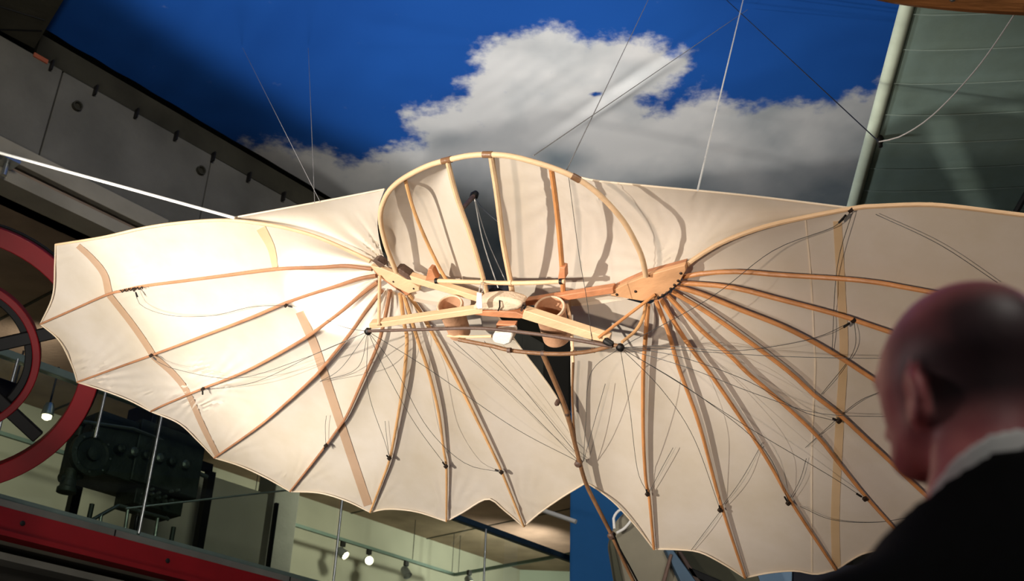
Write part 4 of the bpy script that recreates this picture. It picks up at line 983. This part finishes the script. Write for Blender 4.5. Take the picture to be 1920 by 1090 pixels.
v, f = surfnet(f_body, (SH[0] - ext, SH[1] - ext, .03), (SH[0] + ext, SH[1] + ext, HC[2] + .15), .0068)
M_SKIN = bpy.data.materials.new('skin_with_stubble'); M_SKIN.use_nodes = True
def skin_nodes():
    nt = M_SKIN.node_tree; n = nt.nodes; L = nt.links; b = n['Principled BSDF']
    at = n.new('ShaderNodeAttribute'); at.attribute_name = 'stubble'; tc = n.new('ShaderNodeTexCoord')
    nz = n.new('ShaderNodeTexNoise'); nz.inputs['Scale'].default_value = 26; nz.inputs['Detail'].default_value = 6; L.new(tc.outputs['Object'], nz.inputs['Vector'])
    cr = n.new('ShaderNodeValToRGB'); cr.color_ramp.elements[0].position = .35; cr.color_ramp.elements[1].position = .7
    cr.color_ramp.elements[0].color = s2l((184, 104, 106)) + (1,); cr.color_ramp.elements[1].color = s2l((206, 128, 124)) + (1,); L.new(nz.outputs['Fac'], cr.inputs[0])
    mx = n.new('ShaderNodeMixRGB'); mx.inputs[2].default_value = s2l((44, 38, 42)) + (1,); L.new(at.outputs['Fac'], mx.inputs[0]); L.new(cr.outputs[0], mx.inputs[1])
    L.new(mx.outputs[0], b.inputs['Base Color']); b.inputs['Roughness'].default_value = .5; b.inputs['Subsurface Weight'].default_value = .12; b.inputs['Subsurface Radius'].default_value = (.02, .008, .005); b.inputs['Subsurface Scale'].default_value = .5
skin_nodes()
body = smooth_mesh('body', v, f, M_SKIN, pe, PORG); body['label'] = 'skin of head and neck, bald crown with shaved stubble at the sides'
Lv = to_local(v, HC, fx_, face); Lv[:, 2] /= .88
side = np.clip((.095 - Lv[:, 2]) / .09, 0, 1) * np.clip((.05 - Lv[:, 1]) / .05, 0, 1)
crownf = np.clip((.0 - Lv[:, 1]) / .07, 0, 1) * np.clip((.125 - Lv[:, 2]) / .07, 0, 1)
ea = f_ear(np.stack([np.abs(Lv[:, 0]), Lv[:, 1], Lv[:, 2]], -1)) < .004
stub = np.clip(np.maximum(side, crownf), 0, 1) * np.where(ea, 0, 1) * np.clip((Lv[:, 2] + .12) / .07, 0, 1) * .92
at = body.data.attributes.new('stubble', 'FLOAT', 'POINT'); at.data.foreach_set('value', stub.astype(np.float32))
M_SUIT = mat('black_suit_wool', (9, 9, 10), .85, var=.2, scale=60, bump=.1, spec=.1)
M_SHIRT = mat('white_shirt_cotton', (226, 224, 220), .8, var=.03, scale=30)
def f_jacket(P):
    B = to_local(P, SH, bx_, bdir); Ba = B.copy(); Ba[..., 0] = np.abs(Ba[..., 0])
    d = caps(Ba, (.03, -.03, -.055), (.19, -.02, -.09), .074, .064)
    d = smin(d, caps(B, (0, -.02, -.05), (0, -.022, .07), .125, .080), .045)
    d = smin(d, ell(B, (0, -.005, -.22), (.20, .140, .30)), .05)
    d = smin(d, ell(B, (0, 0, -.56), (.195, .145, .22)), .08)
    d = smin(d, caps(Ba, (.195, -.02, -.11), (.255, -.03, -.34), .062, .058), .03)
    d = smin(d, caps(Ba, (.255, -.03, -.34), (.258, .035, -.57), .056, .044), .02)
    d = np.maximum(d, -(B[..., 2] + .74))
    d = np.maximum(d, (B[..., 2] - (.042 - .75 * B[..., 1])) * .8)
    nk = caps(B, (0, -.012, -.04), (0, -.012, .16), .0725, .0725)
    return np.maximum(d, -nk)
v, f = surfnet(f_jacket, (SH[0] - ext, SH[1] - ext, SH[2] - .8), (SH[0] + ext, SH[1] + ext, SH[2] + .16), .009); smooth_mesh('jacket', v, f, M_SUIT, pe, PORG)
def f_collar(P):
    B = to_local(P, SH, bx_, bdir); zz = B[..., 2]
    o_ = caps(B, (0, -.012, -.06), (0, -.012, .18), .0735, .0715)
    return np.maximum(np.maximum(o_, -(o_ + .009)), np.maximum((zz - (.070 - .75 * B[..., 1])) * .8, -(zz + .04)))
v, f = surfnet(f_collar, (SH[0] - .14, SH[1] - .14, SH[2] - .08), (SH[0] + .14, SH[1] + .14, SH[2] + .18), .0035); smooth_mesh('shirt_collar', v, f, M_SHIRT, pe, PORG)
def f_trouser(P):
    B = to_local(P, SH, bx_, bdir); Ba = B.copy(); Ba[..., 0] = np.abs(Ba[..., 0])
    d = smin(ell(B, (0, 0, -.56), (.178, .128, .17)), caps(Ba, (.09, 0, -.60), (.097, .01, -.98), .098, .075), .05)
    d = smin(d, caps(Ba, (.097, .01, -.98), (.102, -.02, -SH[2] + .07), .074, .066), .03); return d
v, f = surfnet(f_trouser, (SH[0] - ext, SH[1] - ext, .0), (SH[0] + ext, SH[1] + ext, SH[2] - .38), .012); smooth_mesh('trousers', v, f, M_SUIT, pe, PORG)
def f_shoe(s):
    def g(P):
        B = to_local(P, SH, bx_, bdir); z = SH[2]
        d = smin(ell(B, (s * .102, -.02, -z + .05), (.045, .06, .055)), ell(B, (s * .106, .08, -z + .035), (.046, .12, .040)), .03)
        return np.maximum(d, -(B[..., 2] + z - .002))
    return g
for s in (-1, 1):
    c = SH + bx_ * s * .1 + bdir * .05; v, f = surfnet(f_shoe(s), (c[0] - .22, c[1] - .22, -.02), (c[0] + .22, c[1] + .22, .16), .008); smooth_mesh('shoe', v, f, M_BLACK, pe, PORG)
